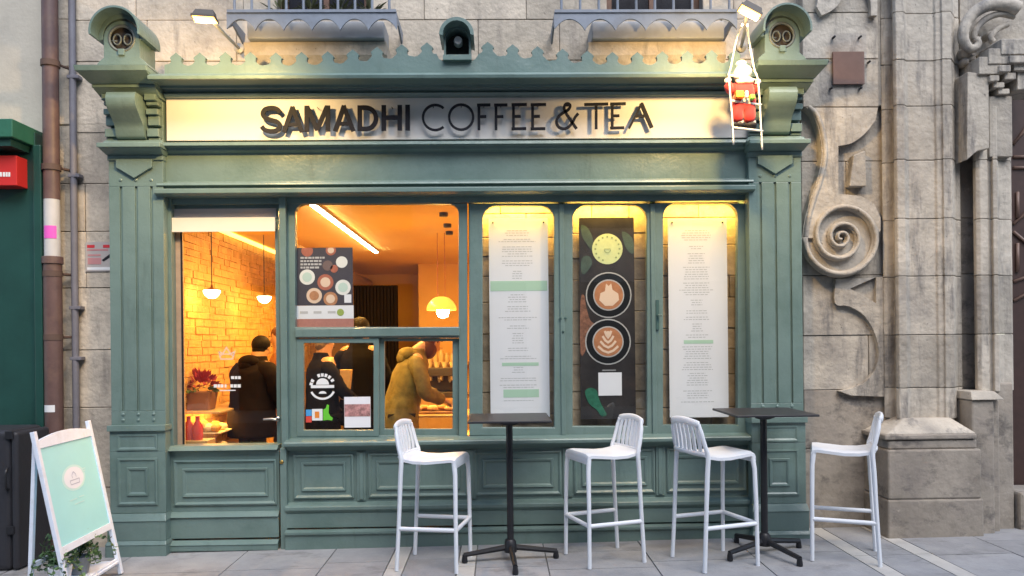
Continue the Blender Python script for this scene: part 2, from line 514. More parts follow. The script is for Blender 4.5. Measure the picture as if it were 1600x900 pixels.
# balconies
def scallop(x0, x1, zt, zb_hi, zb_lo, n):
    """plate with a hanging scalloped hem: lobes hang down to zb_lo, notches rise to zb_hi"""
    pts = [(x0, zt)]
    w_ = (x1 - x0) / n
    pts += [(x0, zb_lo + 0.01)]
    for k in range(n):
        a = x0 + k * w_
        for j in range(1, 13):
            t = j / 12
            pts.append((a + t * w_, zb_lo + (zb_hi - zb_lo) * max(0.0, math.sin(math.pi * t)) ** 0.75))
    pts.append((x1, zt))
    return pts
for i, (a, b, c0, c1, nf, lab) in enumerate(((354, 620, 386, 600, 6, 'window balcony with blue-grey scalloped metal hem holding potted plants'),
                                     (866, 1152, 925, 1132, 6, 'window balcony with scalloped metal hem beside the ladder decoration'))):
    yF = -0.20
    x0, x1, zb, zt = RECT(a, b, 20, 47, yF)
    t = thing('window_balcony', ((x0 + x1) / 2, YW, zb), lab, 'balcony', 'balconies above the shopfront')
    notch = zb + (zt - zb) * 0.66
    MB().prism(scallop(x0, x1, zt, notch, zb, nf), yF, yF + 0.012).build('scalloped_hem', IRON, t)
    for xs in (x0, x1 - 0.012):
        MB().prism([(yF + 0.014, zt), (yF + 0.014, zb + .02), (yF + .1, notch), (YW - .03, zb + .03), (YW - .002, zt)], xs, xs + 0.012, axis='x').build('side_hem', IRON, t)
    sl = MB()
    sx0, sx1, sz0, sz1 = RECT(c0, c1, 43, 60, -0.10)
    sl.box(sx0, sx1, -0.10, YW - 0.002, sz0, zt - 0.012)
    sl.build('slab', LEAD, t, bevel=0.008)
    cx0, cx1, cz0, cz1 = RECT(c0 - 6, c1 + 4, 60, 105, -0.06)
    MB().prism([(-0.06, sz0 - 0.003), (-0.045, sz0 - 0.09), (0.0, cz0 + 0.03), (0.0, cz0 - 0.12), (YW - 0.003, cz0 - 0.12), (YW - 0.003, sz0 - 0.003)], cx0, cx1, axis='x').build('stone_bracket', STONE, t, bevel=0.008)
    MB().box(x0 + 0.004, x1 - 0.004, yF - 0.008, yF + 0.03, zt + 0.001, zt + 0.02).build('rail', IRON, t)
    nb = 10
    for k in range(nb):
        xx = x0 + 0.05 + (x1 - x0 - 0.1) * k / (nb - 1)
        MB().tube([(xx, yF + 0.01, zt + 0.02), (xx, yF + 0.01, zt + 0.75)], 0.009, 8).build('bar', IRON, t)
    if i == 0:
        # pots stand on the slab behind the hem
        PLANT = mat('balcony_leaf', (0.10, 0.11, 0.05), rough=0.7, var=0.3, vscale=30)
        for k in range(4):
            xx = x0 + 0.32 + 0.2 * k
            pt = thing('balcony_plant', (xx, -0.09, zt), 'small dry potted plant standing behind the bars of the window balcony', 'plant', 'plants on the balcony')
            MB().lathe([(0.035, 0), (0.05, 0.07), (0.052, 0.075)], (xx, -0.06, zt - 0.01), 14).build('pot', WOODB, pt)
            lv = MB()
            for q in range(40):
                an = random.uniform(0, 6.28); el = random.uniform(0.1, 1.4); L = random.uniform(0.05, 0.13)
                b0 = Vector((xx, -0.06, zt + 0.06))
                d = Vector((math.cos(an) * math.cos(el), math.sin(an) * math.cos(el) * 0.6, math.sin(el)))
                sdv = d.cross(Vector((0, 0, 1))).normalized() * 0.012
                p = b0 + d * L
                lv.add([b0 + d * L * 0.4, p - sdv, p + d * 0.035, p + sdv], [(0, 1, 2, 3)])
            lv.build('foliage', PLANT, pt)

# ================================================================== SHOPFRONT
shop = thing('shopfront', (-0.25, 0.0, gz(-0.25)), 'green painted timber coffee shop front with cream lettered sign and glowing windows', 'shop')
XL, XR = P(257, 480, 0).x, P(1172, 480, 0).x            # inner faces of the pilasters
PLx0, PLx1 = P(172, 480, -0.1).x, P(257, 480, -0.1).x
PRx0, PRx1 = P(1172, 480, -0.1).x, P(1254, 480, -0.1).x
def mould(prof, x0, x1):
    """closed profile of (y,z) points pushed along x"""
    return MB().prism(prof, x0, x1, axis='x')
Z = lambda py, y=0.0: P(715, py, y).z
# --- pilasters
def pilaster(x0, x1):
    yF = -0.10
    zb, zt = Z(658, yF), Z(246, yF)
    mb = MB()
    mb.box(x0, x1, yF + 0.014, YW + 0.0, zb, zt)                       # back board
    wd = x1 - x0
    gz0, gz1 = Z(636, yF), Z(288, yF)
    cs = [0.22, 0.50, 0.78]; gw = 0.017
    ed = [x0] + [c for q in cs for c in (x0 + wd * q - gw / 2, x0 + wd * q + gw / 2)] + [x1]
    for k in range(0, len(ed), 2):
        mb.box(ed[k], ed[k + 1], yF, yF + 0.0135, gz0, gz1)
    mb.box(x0, x1, yF, yF + 0.0135, zb, gz0); mb.box(x0, x1, yF, yF + 0.0135, gz1, zt)
    p = mb.build('pilaster', GREEN, shop, bevel=0.003)
    for q in cs:
        for zz in (Z(278, yF), Z(641, yF), Z(650, yF)):
            MB().lathe([(0.011, 0.002), (0.011, -0.003), (0.006, -0.006)], (x0 + wd * q, yF, zz), 12, axis='y').build('stud', GREEN, p)
    # chevron plate under the capital
    zc = Z(246, yF) - 0.004; zh_ = Z(262, yF); zp = Z(276, yF)
    MB().prism([(x0 + wd * .16, zc), (x0 + wd * .82, zc), (x0 + wd * .82, zh_ + .01), (x0 + wd * .76, zh_), (x0 + wd * .49, zp), (x0 + wd * .22, zh_), (x0 + wd * .16, zh_ + .01)], yF - 0.022, yF - 0.0005).build('chevron_plate', GREEN, p, bevel=0.003)
    # capital
    cp = MB()
    o1, o2 = 0.012, 0.026
    za, zb2, zc2, zd = Z(247, yF), Z(240, yF), Z(233, yF), Z(226, yF)
    cp.frustum((x0 - .004, x1 + .004, yF - .012, YW), (x0 - .004, x1 + .004, yF - .012, YW), za - 0.005, zb2)
    cp.frustum((x0 - .008, x1 + .008, yF - .02, YW), (x0 - o2 + .004, x1 + o2 * .8, yF - 0.09, YW), zb2, zc2)
    cp.frustum((x0 - o2, x1 + o2, yF - 0.105, YW), (x0 - o2, x1 + o2, yF - 0.105, YW), zc2, zd)
    cp.frustum((x0 - .03, x1 + .02, yF - 0.05, YW), (x0 - .01, x1 + .01, yF - 0.03, YW), zd, Z(218, yF))
    cp.build('capital', GREEN, shop, bevel=0.004)
    # lower dado block
    yB = -0.125
    d0, d1 = Z(870, yB) - 0.12, Z(658, yB)
    lo = MB()
    lo.box(x0 - .012, x1 + .012, yF - 0.04, YW, Z(667, yB), Z(658, yB))               # lip
    lo.box(x0 - .004, x1 + .004, yB + 0.006, YW, Z(699, yB), Z(667, yB) - .0005)
    lo.box(x0 - .004, x1 + .004, yB + .006, YW, Z(795, yB), Z(699, yB) - .0005)
    lo.frustum((x0 - .016, x1 + .016, yB - 0.028, YW), (x0 - .004, x1 + .004, yB - .002, YW), Z(806, yB), Z(795, yB) - .0005)
    lo.box(x0 - .012, x1 + .012, yB - 0.022, YW, Z(836, yB), Z(806, yB) - .0005)
    lo.frustum((x0 - .022, x1 + .022, yB - 0.04, YW), (x0 - .012, x1 + .012, yB - .024, YW), Z(842, yB), Z(836, yB) - .0005)
    lo.box(x0 - .020, x1 + .020, yB - 0.036, YW, d0, Z(842, yB) - .0005)
    lo.build('pedestal', GREEN, shop, bevel=0.003)
    a, b = x0 + wd * .13, x1 - wd * .13
    fy = yB + .006
    MB().loft_panel(a, b, Z(697, yB), Z(672, yB), [(0, fy + .001), (0, fy - .006), (.01, fy - .006), (.022, fy + .0), (.024, fy - .0005)]).build('sunk_panel', GREEN, shop)
    MB().loft_panel(a, b, Z(782, yB), Z(709, yB), [(0, fy + .001), (0, fy - .008), (.012, fy - .010), (.022, fy - .002), (.062, fy - .002), (.066, fy - .011), (.078, fy - .009), (.088, fy - .001)]).build('raised_panel', GREEN, shop)
pilaster(PLx0, PLx1)
pilaster(PRx0, PRx1)

# --- fascia, mouldings and cornice between the consoles
ze = lambda py, y: P(715, py, y).z
fx0, fx1 = PLx1 - 0.002, PRx0 + 0.002
MB().box(XL, XR, -0.055, YW, ze(285, -.055), ze(233, -.055)).build('frieze_board', GREEN, shop)
y1 = -0.055
MB().prism([(y1, ze(281, y1)), (y1 - .05, ze(283.5, y1 - .05)), (y1 - .055, ze(287, y1 - .05)), (y1 - .03, ze(289, y1 - .03)), (y1 - .028, ze(291, y1 - .03)),
            (y1 - .085, ze(292.5, y1 - .085)), (y1 - .085, ze(299, y1 - .085)), (y1 - .05, ze(303, y1 - .05)), (y1 + .1, ze(303, y1 - .05)), (y1 + .1, ze(281, y1))], XL, XR, axis='x').build('lower_moulding', GREEN, shop, bevel=0.003)
MB().prism([(y1 + .01, ze(218, y1 - .02)), (y1 - .075, ze(220, y1 - .075)), (y1 - .085, ze(225, y1 - .085)), (y1 - .04, ze(228, y1 - .04)), (y1 - .035, ze(233, y1 - .035)), (y1 - .003, ze(238, y1)), (y1 + .05, ze(238, y1)), (y1 + .05, ze(218, y1 - .02))], fx0, fx1, axis='x').build('architrave_moulding', GREEN, shop, bevel=0.003)
sb = thing('sign_board', (P(715, 185, -.07).x, -0.07, ze(218, -.07)), 'long cream sign board with dark raised letters reading SAMADHI COFFEE & TEA', 'sign')
bx0, bx1 = P(260, 185, -.075).x, P(1171, 185, -.075).x
MB().box(bx0, bx1, -0.075, -0.04, ze(217.5, -.075), ze(151, -.075)).build('board', CREAM, sb, bevel=0.002)
MB().box(fx0, fx1, -0.038, YW, ze(222, -.05), ze(110, -.05)).build('fascia_board', GREEN, shop)
yc = -0.05
def cy(o): return yc - o
corn = [(yc, ze(151, -.1)), (cy(.06), ze(150, cy(.06))), (cy(.075), ze(144.5, cy(.075))), (cy(.055), ze(143, cy(.055))), (cy(.07), ze(138, cy(.07))), (cy(.115), ze(136, cy(.115))), (cy(.12), ze(132, cy(.12))),
        (cy(.145), ze(130, cy(.145))), (cy(.20), ze(127, cy(.2))), (cy(.285), ze(123, cy(.285))), (cy(.30), ze(121.5, cy(.30))), (cy(.305), ze(116.5, cy(.305))), (cy(.26), ze(113.5, cy(.26)) ), (yc + .1, ze(112, cy(.26)) + .01), (yc + .1, ze(151, -.1))]
MB().prism(corn, fx0 + .02, fx1 - .02, axis='x').build('cornice', GREEN, shop, bevel=0.003)
# --- cornice ends over the pilasters with consoles and round-arched caps
def corner(x0, x1, left):
    # x0..x1 pilaster
    s_out = -1 if left else 1
    def R(o_out, o_in, o_f):
        return (x0 - (o_out if left else o_in), x1 + (o_in if left else o_out), -0.10 - o_f, YW)
    st = MB()
    zz = lambda py: P(210 if left else 1215, py + (0 if left else 0), -0.3).z
    off = 0 if left else -8
    def q(py): return zz(py + off)
    st.frustum(R(.070, .02, .27), R(.076, .02, .28), q(116), q(108))
    st.frustum(R(.040, .015, .15), R(.066, .018, .265), q(126), q(116) - .0005)
    st.frustum(R(.036, .012, .135), R(.036, .012, .135), q(131), q(126) - .0005)
    st.frustum(R(.02, .01, .05), R(.034, .011, .125), q(141), q(131) - .0005)
    st.frustum(R(.076, .02, .28), R(.04, .0, .20), q(108) + .0005, q(105))
    st.build('cornice_return', GREEN, shop, bevel=0.003)
    bl = MB()
    bl.box(x0 + .01, x1 - .002, -0.085, YW, q(219), q(141) - .0005)
    bl.build('console_block', GREEN, shop, bevel=0.002)
    # console: S-shaped bracket
    wd = x1 - x0
    cx0, cx1 = x0 + wd * .22, x1 - wd * .26
    zt, zb = q(141) - .002, q(207)
    h = zt - zb
    prof = catmull([(-0.275, zt), (-0.29, zt - h * .15), (-0.275, zt - h * .34), (-0.225, zt - h * .52), (-0.18, zt - h * .68), (-0.165, zt - h * .84), (-0.15, zt - h * .96), (-0.12, zb)], 4)
    MB().prism([p for p in prof] + [(-0.08, zb), (-0.08, zt)], cx0, cx1, axis='x').build('console', GREEN, shop, bevel=0.004)
    # stepped ears left and right of the console
    for (a, b) in ((x0 + wd * .0, x0 + wd * .2), (x1 - wd * .23, x1 - wd * .02)):
        for (t0, t1, f) in ((137, 147, .10), (147.5, 153, .07), (159, 168, .075), (168.5, 184, .045), (190, 203, .06), (203.5, 208, .04)):
            MB().box(a, b, -0.0855 - f, -0.0845, q(t1), q(t0)).build('console_step', GREEN, shop, bevel=0.003)
    MB().frustum((x0 - .005, x1 + .005, -0.145, YW), (x0 + .005, x1 - .005, -0.125, YW), q(217), q(209)).build('console_foot', GREEN, shop, bevel=0.003)
    # cap with round grille under an arched hood
    cxp, cyp = (190, 60) if left else (1222, 55)
    yH = -0.33
    c = P(cxp, cyp, yH)
    r = 27 * (5.2 + yH) / F
    zb = q(105) + .001
    outl = [(c.x - r * 1.02, zb + .05), (c.x - r * 1.02, c.z)] + [(c.x + r * 1.02 * math.cos(rad(t)), c.z + r * 1.02 * math.sin(rad(t))) for t in range(170, 5, -10)] + [(c.x + r * 1.02, c.z), (c.x + r * 1.02, zb + .05), (c.x + r * 1.3, zb + .025), (c.x + r * 1.45, zb), (c.x - r * 1.45, zb), (c.x - r * 1.3, zb + .025)]
    hole_ = [(c.x + r * .78 * math.cos(2 * math.pi * k / 28), c.z + r * .78 * math.sin(2 * math.pi * k / 28)) for k in range(28)]
    cap = MB()
    cap.prism(outl, yH, yH + .05, holes=[hole_])
    cap.prism(outl, yH + .0505, yH + .22)
    capo = cap.build('arched_cap', GREEN, shop, bevel=0.003)
    hood = MB()
    o_, i_ = r * 1.42, r * 1.06
    ring = [(c.x + o_ * math.cos(rad(t)), c.z + .01 + o_ * math.sin(rad(t))) for t in range(-8, 189, 7)] + [(c.x + i_ * math.cos(rad(t)), c.z + .01 + i_ * math.sin(rad(t))) for t in range(188, -9, -7)]
    i2 = r * 1.30
    shell = [(c.x + o_ * math.cos(rad(t)), c.z + .01 + o_ * math.sin(rad(t))) for t in range(-8, 189, 7)] + [(c.x + i2 * math.cos(rad(t)), c.z + .01 + i2 * math.sin(rad(t))) for t in range(188, -9, -7)]
    hood.prism(shell, yH - .10, yH + .0)
    hood.prism(ring, yH + .0005, yH + .20)
    hood.build('hood', GREEN, capo, bevel=0.003)
    DK = mat('dark_recess', (0.035, 0.028, 0.026), rough=0.7, var=.3, vscale=30)
    MB().lathe([(r * .77, 0.03), (r * .77, 0.04)], (c.x, yH, c.z), 28, axis='y').build('grille_back', DK, capo)
    GR = mat('grey_grille', (0.13, 0.145, 0.135), rough=0.5, metal=.3)
    g1 = MB()
    g1.tube([(c.x + r * .72 * math.cos(2 * math.pi * k / 28), yH + .005, c.z + r * .72 * math.sin(2 * math.pi * k / 28)) for k in range(29)], r * .09, 8, cap=False)
    for sgn in (-1, 1):
        g1.tube([(c.x + sgn * r * .30 + r * .22 * math.cos(rad(t)), yH + .012, c.z - .03 * r + r * .30 * math.sin(rad(t))) for t in range(0, 361, 20)], r * .055, 6, cap=False)
    g1.tube([(c.x - r * .62, yH + .012, c.z - .1 * r), (c.x - r * .3, yH + .012, c.z - .12 * r)], r * .05, 6)
    g1.build('grille', GR, capo, smooth='all')
    MB().box(c.x - r * .18, c.x + r * .18, yH - .012, yH - .001, c.z - r * .98, c.z - r * .62).build('keystone', GREEN, capo, bevel=0.003)
corner(PLx0, PLx1, True)
corner(PRx0, PRx1, False)
# --- scalloped crest board along the cornice
yK = -0.27
pk = [(275, 83), (312, 83), (352, 82), (391, 82), (431, 83), (471, 82), (512, 81), (551, 78), (589, 74), (628, 70), (667, 67), None, (762, 66), (801, 70), (840, 73), (879, 77), (918, 80), (957, 82), (996, 82), (1035, 81), (1074, 80), (1112, 79), (1148, 79)]
top = [(257, 101)]
last = (257, 101)
for i, p in enumerate(pk):
    if p is None:
        continue
    prevx = pk[i - 1][0] if i and pk[i - 1] else (p[0] - 36)
    if i and pk[i - 1] is None:
        # plain run beneath the middle niche
        top += [(668 + 14, 84), (686, 92), (691, 95), (738, 95), (743, 92), (748, 84)]
    x, y = p
    top += [(x - 11, y + 17), (x - 8, y + 14), (x - 8.5, y + 9), (x - 10, y + 8), (x - 7.5, y + 5), (x - 4, y + 2.5), (x, y - 1), (x + 4, y + 2.5), (x + 7.5, y + 5), (x + 10, y + 8), (x + 8.5, y + 9), (x + 8, y + 14), (x + 11, y + 17)]
    nx = pk[i + 1] if i + 1 < len(pk) else None
    if nx:
        mx_, my_ = (x + nx[0]) / 2, (y + nx[1]) / 2
        top += [(x + 15, my_ + 19), (mx_, my_ + 20), (nx[0] - 15, my_ + 19)]
top += [(1166, 97), (1172, 100)]
# keep x monotone
tt = [top[0]]
for p in top[1:]:
    tt.append(p)
z_b = ze(114, yK) - .01
poly = pxs(tt, yK)
MB().prism(poly + [(poly[-1][0], z_b), (poly[0][0], z_b)], yK, yK + 0.03).build('crest_board', GREEN, shop)
# niche in the middle of the crest
c = P(714.5, 63, yK)
s = (5.2 + yK) / F
nb = MB()
r0, r1 = 21 * s, 26.5 * s
z0 = P(714.5, 88, yK).z
outer = [(c.x + r1 * math.cos(rad(t)), c.z + r1 * math.sin(rad(t))) for t in range(-4, 185, 8)] + [(c.x + r0 * math.cos(rad(t)), c.z + r0 * math.sin(rad(t))) for t in range(184, -5, -8)]
nb.prism(outer, yK - .10, yK + .16)
body = [(c.x - r0, z0)] + [(c.x - r0, c.z)] + [(c.x + r0 * math.cos(rad(t)), c.z + r0 * math.sin(rad(t))) for t in range(176, 3, -8)] + [(c.x + r0, c.z), (c.x + r0, z0)]
inn = [(c.x - r0 * .86, z0 + .012), (c.x - r0 * .86, c.z)] + [(c.x + r0 * .86 * math.cos(rad(t)), c.z + r0 * .86 * math.sin(rad(t))) for t in range(176, 3, -8)] + [(c.x + r0 * .86, c.z), (c.x + r0 * .86, z0 + .012)]
nb.prism([(p[0], p[1]) for p in body], yK - .0, yK + .15, holes=[inn])
nb.box(c.x - r0 * 1.05, c.x + r0 * 1.05, yK - .035, yK + .16, z0 - .035, z0 - .001)
nbo = nb.build('niche', GREEN, shop, bevel=0.002)
MB().prism(inn, yK + .1, yK + .12).build('niche_back', mat('niche_dark', (0.03, .03, .028), rough=.8, var=.3, vscale=40), nbo)
camr = MB().lathe([(r0 * .34, 0.06), (r0 * .34, 0.02), (r0 * .28, 0.0), (r0 * .1, 0.0)], (c.x + .004, yK + .02, c.z + .01), 20, axis='y')
camr.build('camera_lens_ring', mat('pale_ring', (.55, .55, .54), rough=.4), nbo, smooth=True)

# --- sign letters
yL = -0.125
TH = 0.011
def letter(ch, strokes, wd):
    mb = MB(); k = 0
    for st_ in strokes:
        closed = False; ww = wd
        if isinstance(st_, tuple) and isinstance(st_[0], str): ww = wd * st_[1]; closed = st_[0] == 'o'; st_ = st_[2]
        pts = pxs(st_, yL)
        mb.ribbon(pts, ww * (5.2 + yL) / F, yL + 0.0007 * k, yL + TH + 0.0005 * k, closed)
        k += 1
    # stand-off pins to the board
    b = [min(v[0] for v in mb.v), max(v[0] for v in mb.v), min(v[2] for v in mb.v), max(v[2] for v in mb.v)]
    mb.tube([((b[0] + b[1]) / 2, yL + TH, b[3] - .012), ((b[0] + b[1]) / 2, -0.076, b[3] - .012)], .003, 6)
    o = mb.build('letter', LETTER, sb)
    o['label'] = 'raised letter ' + ch
B_ = 7.0; T_ = 4.3
letter('S', [catmull([(437.5, 176), (433, 170.5), (424, 168.5), (414, 171), (410.5, 178), (415, 184.5), (424, 187.5), (433, 190.5), (437, 196), (434, 202.5), (424.5, 205), (414, 203), (408.5, 197.5)], 5)], B_)
letter('A', [[(443.5, 206.5), (457.3, 166.5)], [(456.2, 166.5), (471.5, 206)], ('-', .8, [(449, 194.5), (467, 194.2)])], B_)
letter('M', [[(479, 205.5), (479, 165)], [(479.5, 166), (495.5, 203)], [(495, 203), (511, 165.5)], [(512, 205), (512, 164.5)]], B_)
letter('A', [[(523.5, 205), (537.5, 164.8)], [(536.4, 164.8), (552, 204.6)], ('-', .8, [(529, 193), (547.5, 192.8)])], B_)
letter('D', [[(562, 204.5), (562, 164.5)], catmull([(562, 168), (573, 168), (582, 172), (587, 181), (586.5, 190), (581, 198), (573, 201), (562, 201)], 5)], B_)
letter('H', [[(599.5, 204), (599.5, 164)], [(624.5, 203.6), (624.5, 163.7)], [(600, 183.5), (624, 183.2)]], B_)
letter('I', [[(636.8, 203.5), (636.8, 163.5)]], B_)
letter('C', [arc(680, 183.3, 19.2, -48, -312, 28, 19.6)], T_ * .85)
letter('O', [('o', .85, arc(720.5, 182.7, 18.8, 0, 350, 35, 19.6))], T_)
for x0 in (748.3, 775):
    letter('F', [[(x0, 203), (x0, 162)], [(x0 - 3, 163.8), (x0 + 18, 163.4)], [(x0, 182), (x0 + 11.5, 181.6)]], T_)
for x0 in (802.3, 832.2):
    letter('E', [[(x0, 202.5), (x0, 161.5)], [(x0 - 3, 163.2), (x0 + 21, 162.8)], [(x0, 181.6), (x0 + 11.5, 181.2)], [(x0 - 3, 201), (x0 + 20, 200.5)]], T_)
letter('&', [catmull([(901, 201), (892, 188), (884, 175.5), (881.5, 168), (884, 162.5), (888.5, 162), (891, 165.5), (888, 171), (879, 176.5), (872, 183), (869.5, 190.5), (873, 198), (880.5, 201), (888, 198.5), (894.5, 191), (899, 182.5), (903.5, 177)], 4), ('-', 1.2, [(885, 163), (890.5, 163.2)])], T_)
letter('T', [[(931.6, 201.5), (931.6, 161)], [(913, 163), (950.5, 162)]], T_)
letter('E', [[(956.7, 201), (956.7, 160.5)], [(953.5, 162.2), (978, 161.6)], [(956.7, 180.8), (968, 180.4)], [(953.5, 199.8), (975.5, 199.2)]], T_)
letter('A', [('-', .8, [(983, 200.5), (1003.5, 160.5)]), ('-', 1.45, [(1002, 160.8), (1018.5, 199.5)]), [(993, 181.2), (1010, 180.8)]], T_)
# ================================================================== DOOR, WINDOWS AND DISPLAY CASES
def rrect(a, b, t, bt, y, r=0, n=6):
    """rectangle with rounded top corners (r in px)"""
    if not r:
        return pxs([(a, bt), (b, bt), (b, t), (a, t)], y)
    pts = [(a, bt), (b, bt)]
    pts += [(b - r + r * math.cos(rad(q)), t + r - r * math.sin(rad(q))) for q in [90 * k / n for k in range(n + 1)]]
    pts += [(a + r + r * math.cos(rad(q)), t + r - r * math.sin(rad(q))) for q in [90 + 90 * k / n for k in range(n + 1)]]
    return pxs(pts, y)
def level(poly, nb=2):
    return poly
yG = 0.03
def pane(a, b, t, bt, parent, y=yG, nm='glass_pane', m=GLASS):
    x0, x1, z0, z1 = RECT(a, b, t, bt, y)
    return MB().add([(x0, y, z0), (x1, y, z0), (x1, y, z1), (x0, y, z1)], [(0, 1, 2, 3)]).build(nm, m, parent)
# header strip and posts
XD0, XD1 = XL, P(447, 500, 0).x
MB().box(XL, XR, -0.012, 0.044, ze(317, 0) , ze(300, 0)).build('head_rail', GREEN, shop, bevel=0.002)
MB().pbox(257, 270, 300, 868, -0.03, 0.10).build('door_jamb', GREEN, shop, bevel=0.003)
dp = MB()
dp.pbox(437.5, 448, 303, 700, -0.045, 0.10); dp.pbox(438, 448, 700, 868, -0.075, 0.10)
dp.build('door_post', GREEN, shop, bevel=0.003)
TAN = mat('lit_frame_edge', (0.36, 0.25, 0.17), rough=0.7, var=.2, vscale=20)  # frame edge as seen lit: that light is put into the brown
door = MB()
door.pbox(270.5, 285, 362, 700, 0.035, 0.075)
doorm = door.build('door', TAN, shop, bevel=0.003)
dz = MB()
dz.pbox(431, 437.4, 325, 702, 0.02, 0.07)
dz.pbox(271, 437.3, 317, 330, 0.028, 0.07)
dz.build('door_stile', GREEN, doorm, bevel=0.003)
pane(285, 431, 328, 700, doorm, y=0.055)
MB().pbox(283.5, 286.5, 362, 700, 0.03, 0.034).build('gasket', BLACKM, doorm)
# lower door leaf
fy = -0.035
x0, x1, _, _ = RECT(262, 437, 700, 868, fy)
lo = MB()
lo.frustum((x0, x1, -0.085, .07), (x0, x1, -0.05, .07), P(350, 704, -.085).z, P(350, 696, -.05).z)
lo.box(x0, x1, fy, .07, P(350, 803, fy).z + .001, P(350, 704, fy).z - .001)
lo.frustum((x0, x1, fy - .045, .07), (x0, x1, fy - .01, .07), P(350, 806, fy).z, P(350, 799, fy).z)
lo.box(x0, x1, fy - .03, .07, P(350, 842, fy).z + .012, P(350, 806, fy).z - .001)
lo.frustum((x0, x1, fy - .065, .07), (x0, x1, fy - .032, .07), P(350, 848, fy).z, P(350, 842, fy).z)
lo.box(x0, x1, fy - .058, .07, gz(-2) + .006, P(350, 848, fy).z - .001)
lo.build('door_kick_panel', GREEN, doorm, bevel=0.003)
def moulded(a, b, t, bt, yy, in2, parent, nm='raised_panel'):
    q0, q1, q2, q3 = RECT(a, b, t, bt, yy)
    MB().loft_panel(q0, q1, q2, q3, [(0, yy + .001), (0, yy - .012), (.010, yy - .016), (.024, yy - .002), (in2, yy - .002), (in2 + .004, yy - .014), (in2 + .016, yy - .011), (in2 + .026, yy - .0008)]).build(nm, GREEN, parent)
moulded(272, 433, 718, 789, fy, .058, doorm)
# door handle: lever, escutcheon
STEEL = mat('satin_steel', (.55, .55, .54), rough=.3, metal=1)
h = P(433, 655, 0.0)
hm = MB()
hm.lathe([(.016, 0.02), (.016, .012), (.010, .008), (.008, -.03)], (h.x, 0.0, h.z), 14, axis='y')
hm.tube([(h.x, -.03, h.z), (h.x - .03, -.034, h.z + .006), (h.x - .085, -.03, h.z + .003)], [.009, .008, .006], 10)
hm.build('handle', STEEL, doorm, smooth=True)
BRASS = mat('brass', (.42, .27, .08), rough=.35, metal=1)
k_ = P(440, 722, -.08)
MB().lathe([(.013, 0), (.013, -.006), (.007, -.01)], (k_.x, -.076, k_.z), 14, axis='y').build('lock', BRASS, doorm, smooth=True)
# roller blind behind the top of the door
bl_ = thing('roller_blind', (P(355, 362, .065).x, .065, P(355, 362, .065).z), 'cream roller blind rolled up at the top of the glass door', 'blind')
BLIND = mat('cream_fabric', (.74, .68, .55), rough=.8, var=.03)
x0, x1, z0, z1 = RECT(272, 432, 341, 363, 0.012)
MB().tube([(x0, .009, (z0 + z1) / 2), (x1, .009, (z0 + z1) / 2)], (z1 - z0) / 2 * .55, 14).build('cassette_roll', BLIND, bl_, smooth=True)
MB().box(x0, x1, -0.022, -0.018, z0, z1).build('valance', BLIND, bl_)
x0, x1, z0, z1 = RECT(272, 432, 326, 341, 0.02)
MB().box(x0, x1, .016, .026, z0, z1).build('blind_shadow_strip', mat('blind_shadow_grey', (.42, .42, .44), rough=.7), bl_)  # grey strip paints in the shadow over the top of the blind

# middle window: fixed upper light over two casements
wf = MB()
outer = rrect(448.5, 730, 317.3, 690, 0.0)
wf.prism(outer, 0.0, 0.055, holes=[rrect(461, 716.5, 318.5, 511, 0.0, 15), rrect(464, 717, 528, 681, 0.0)])
win = wf.build('window', GREEN, shop, bevel=0.004)
MB().pbox(461, 718, 512, 526, -0.022, -0.001).build('transom', GREEN, win, bevel=0.006)
pane(459, 719, 314, 514, win, y=0.04)
cs = MB()
cs.prism(rrect(463, 592, 528.5, 682, -0.004), -0.004, 0.03, holes=[rrect(474.5, 583.5, 536, 672, -0.004)])
c1 = cs.build('casement', GREEN, win, bevel=0.004)
pane(472, 586, 533, 675, c1, y=0.018)
cs = MB()
cs.prism(rrect(590, 717, 528.5, 681, 0.036), 0.036, 0.06, holes=[rrect(601, 707, 533, 670, 0.036)])
c2 = cs.build('casement', GREEN, win, bevel=0.004)
pane(598, 710, 530, 674, c2, y=0.05)
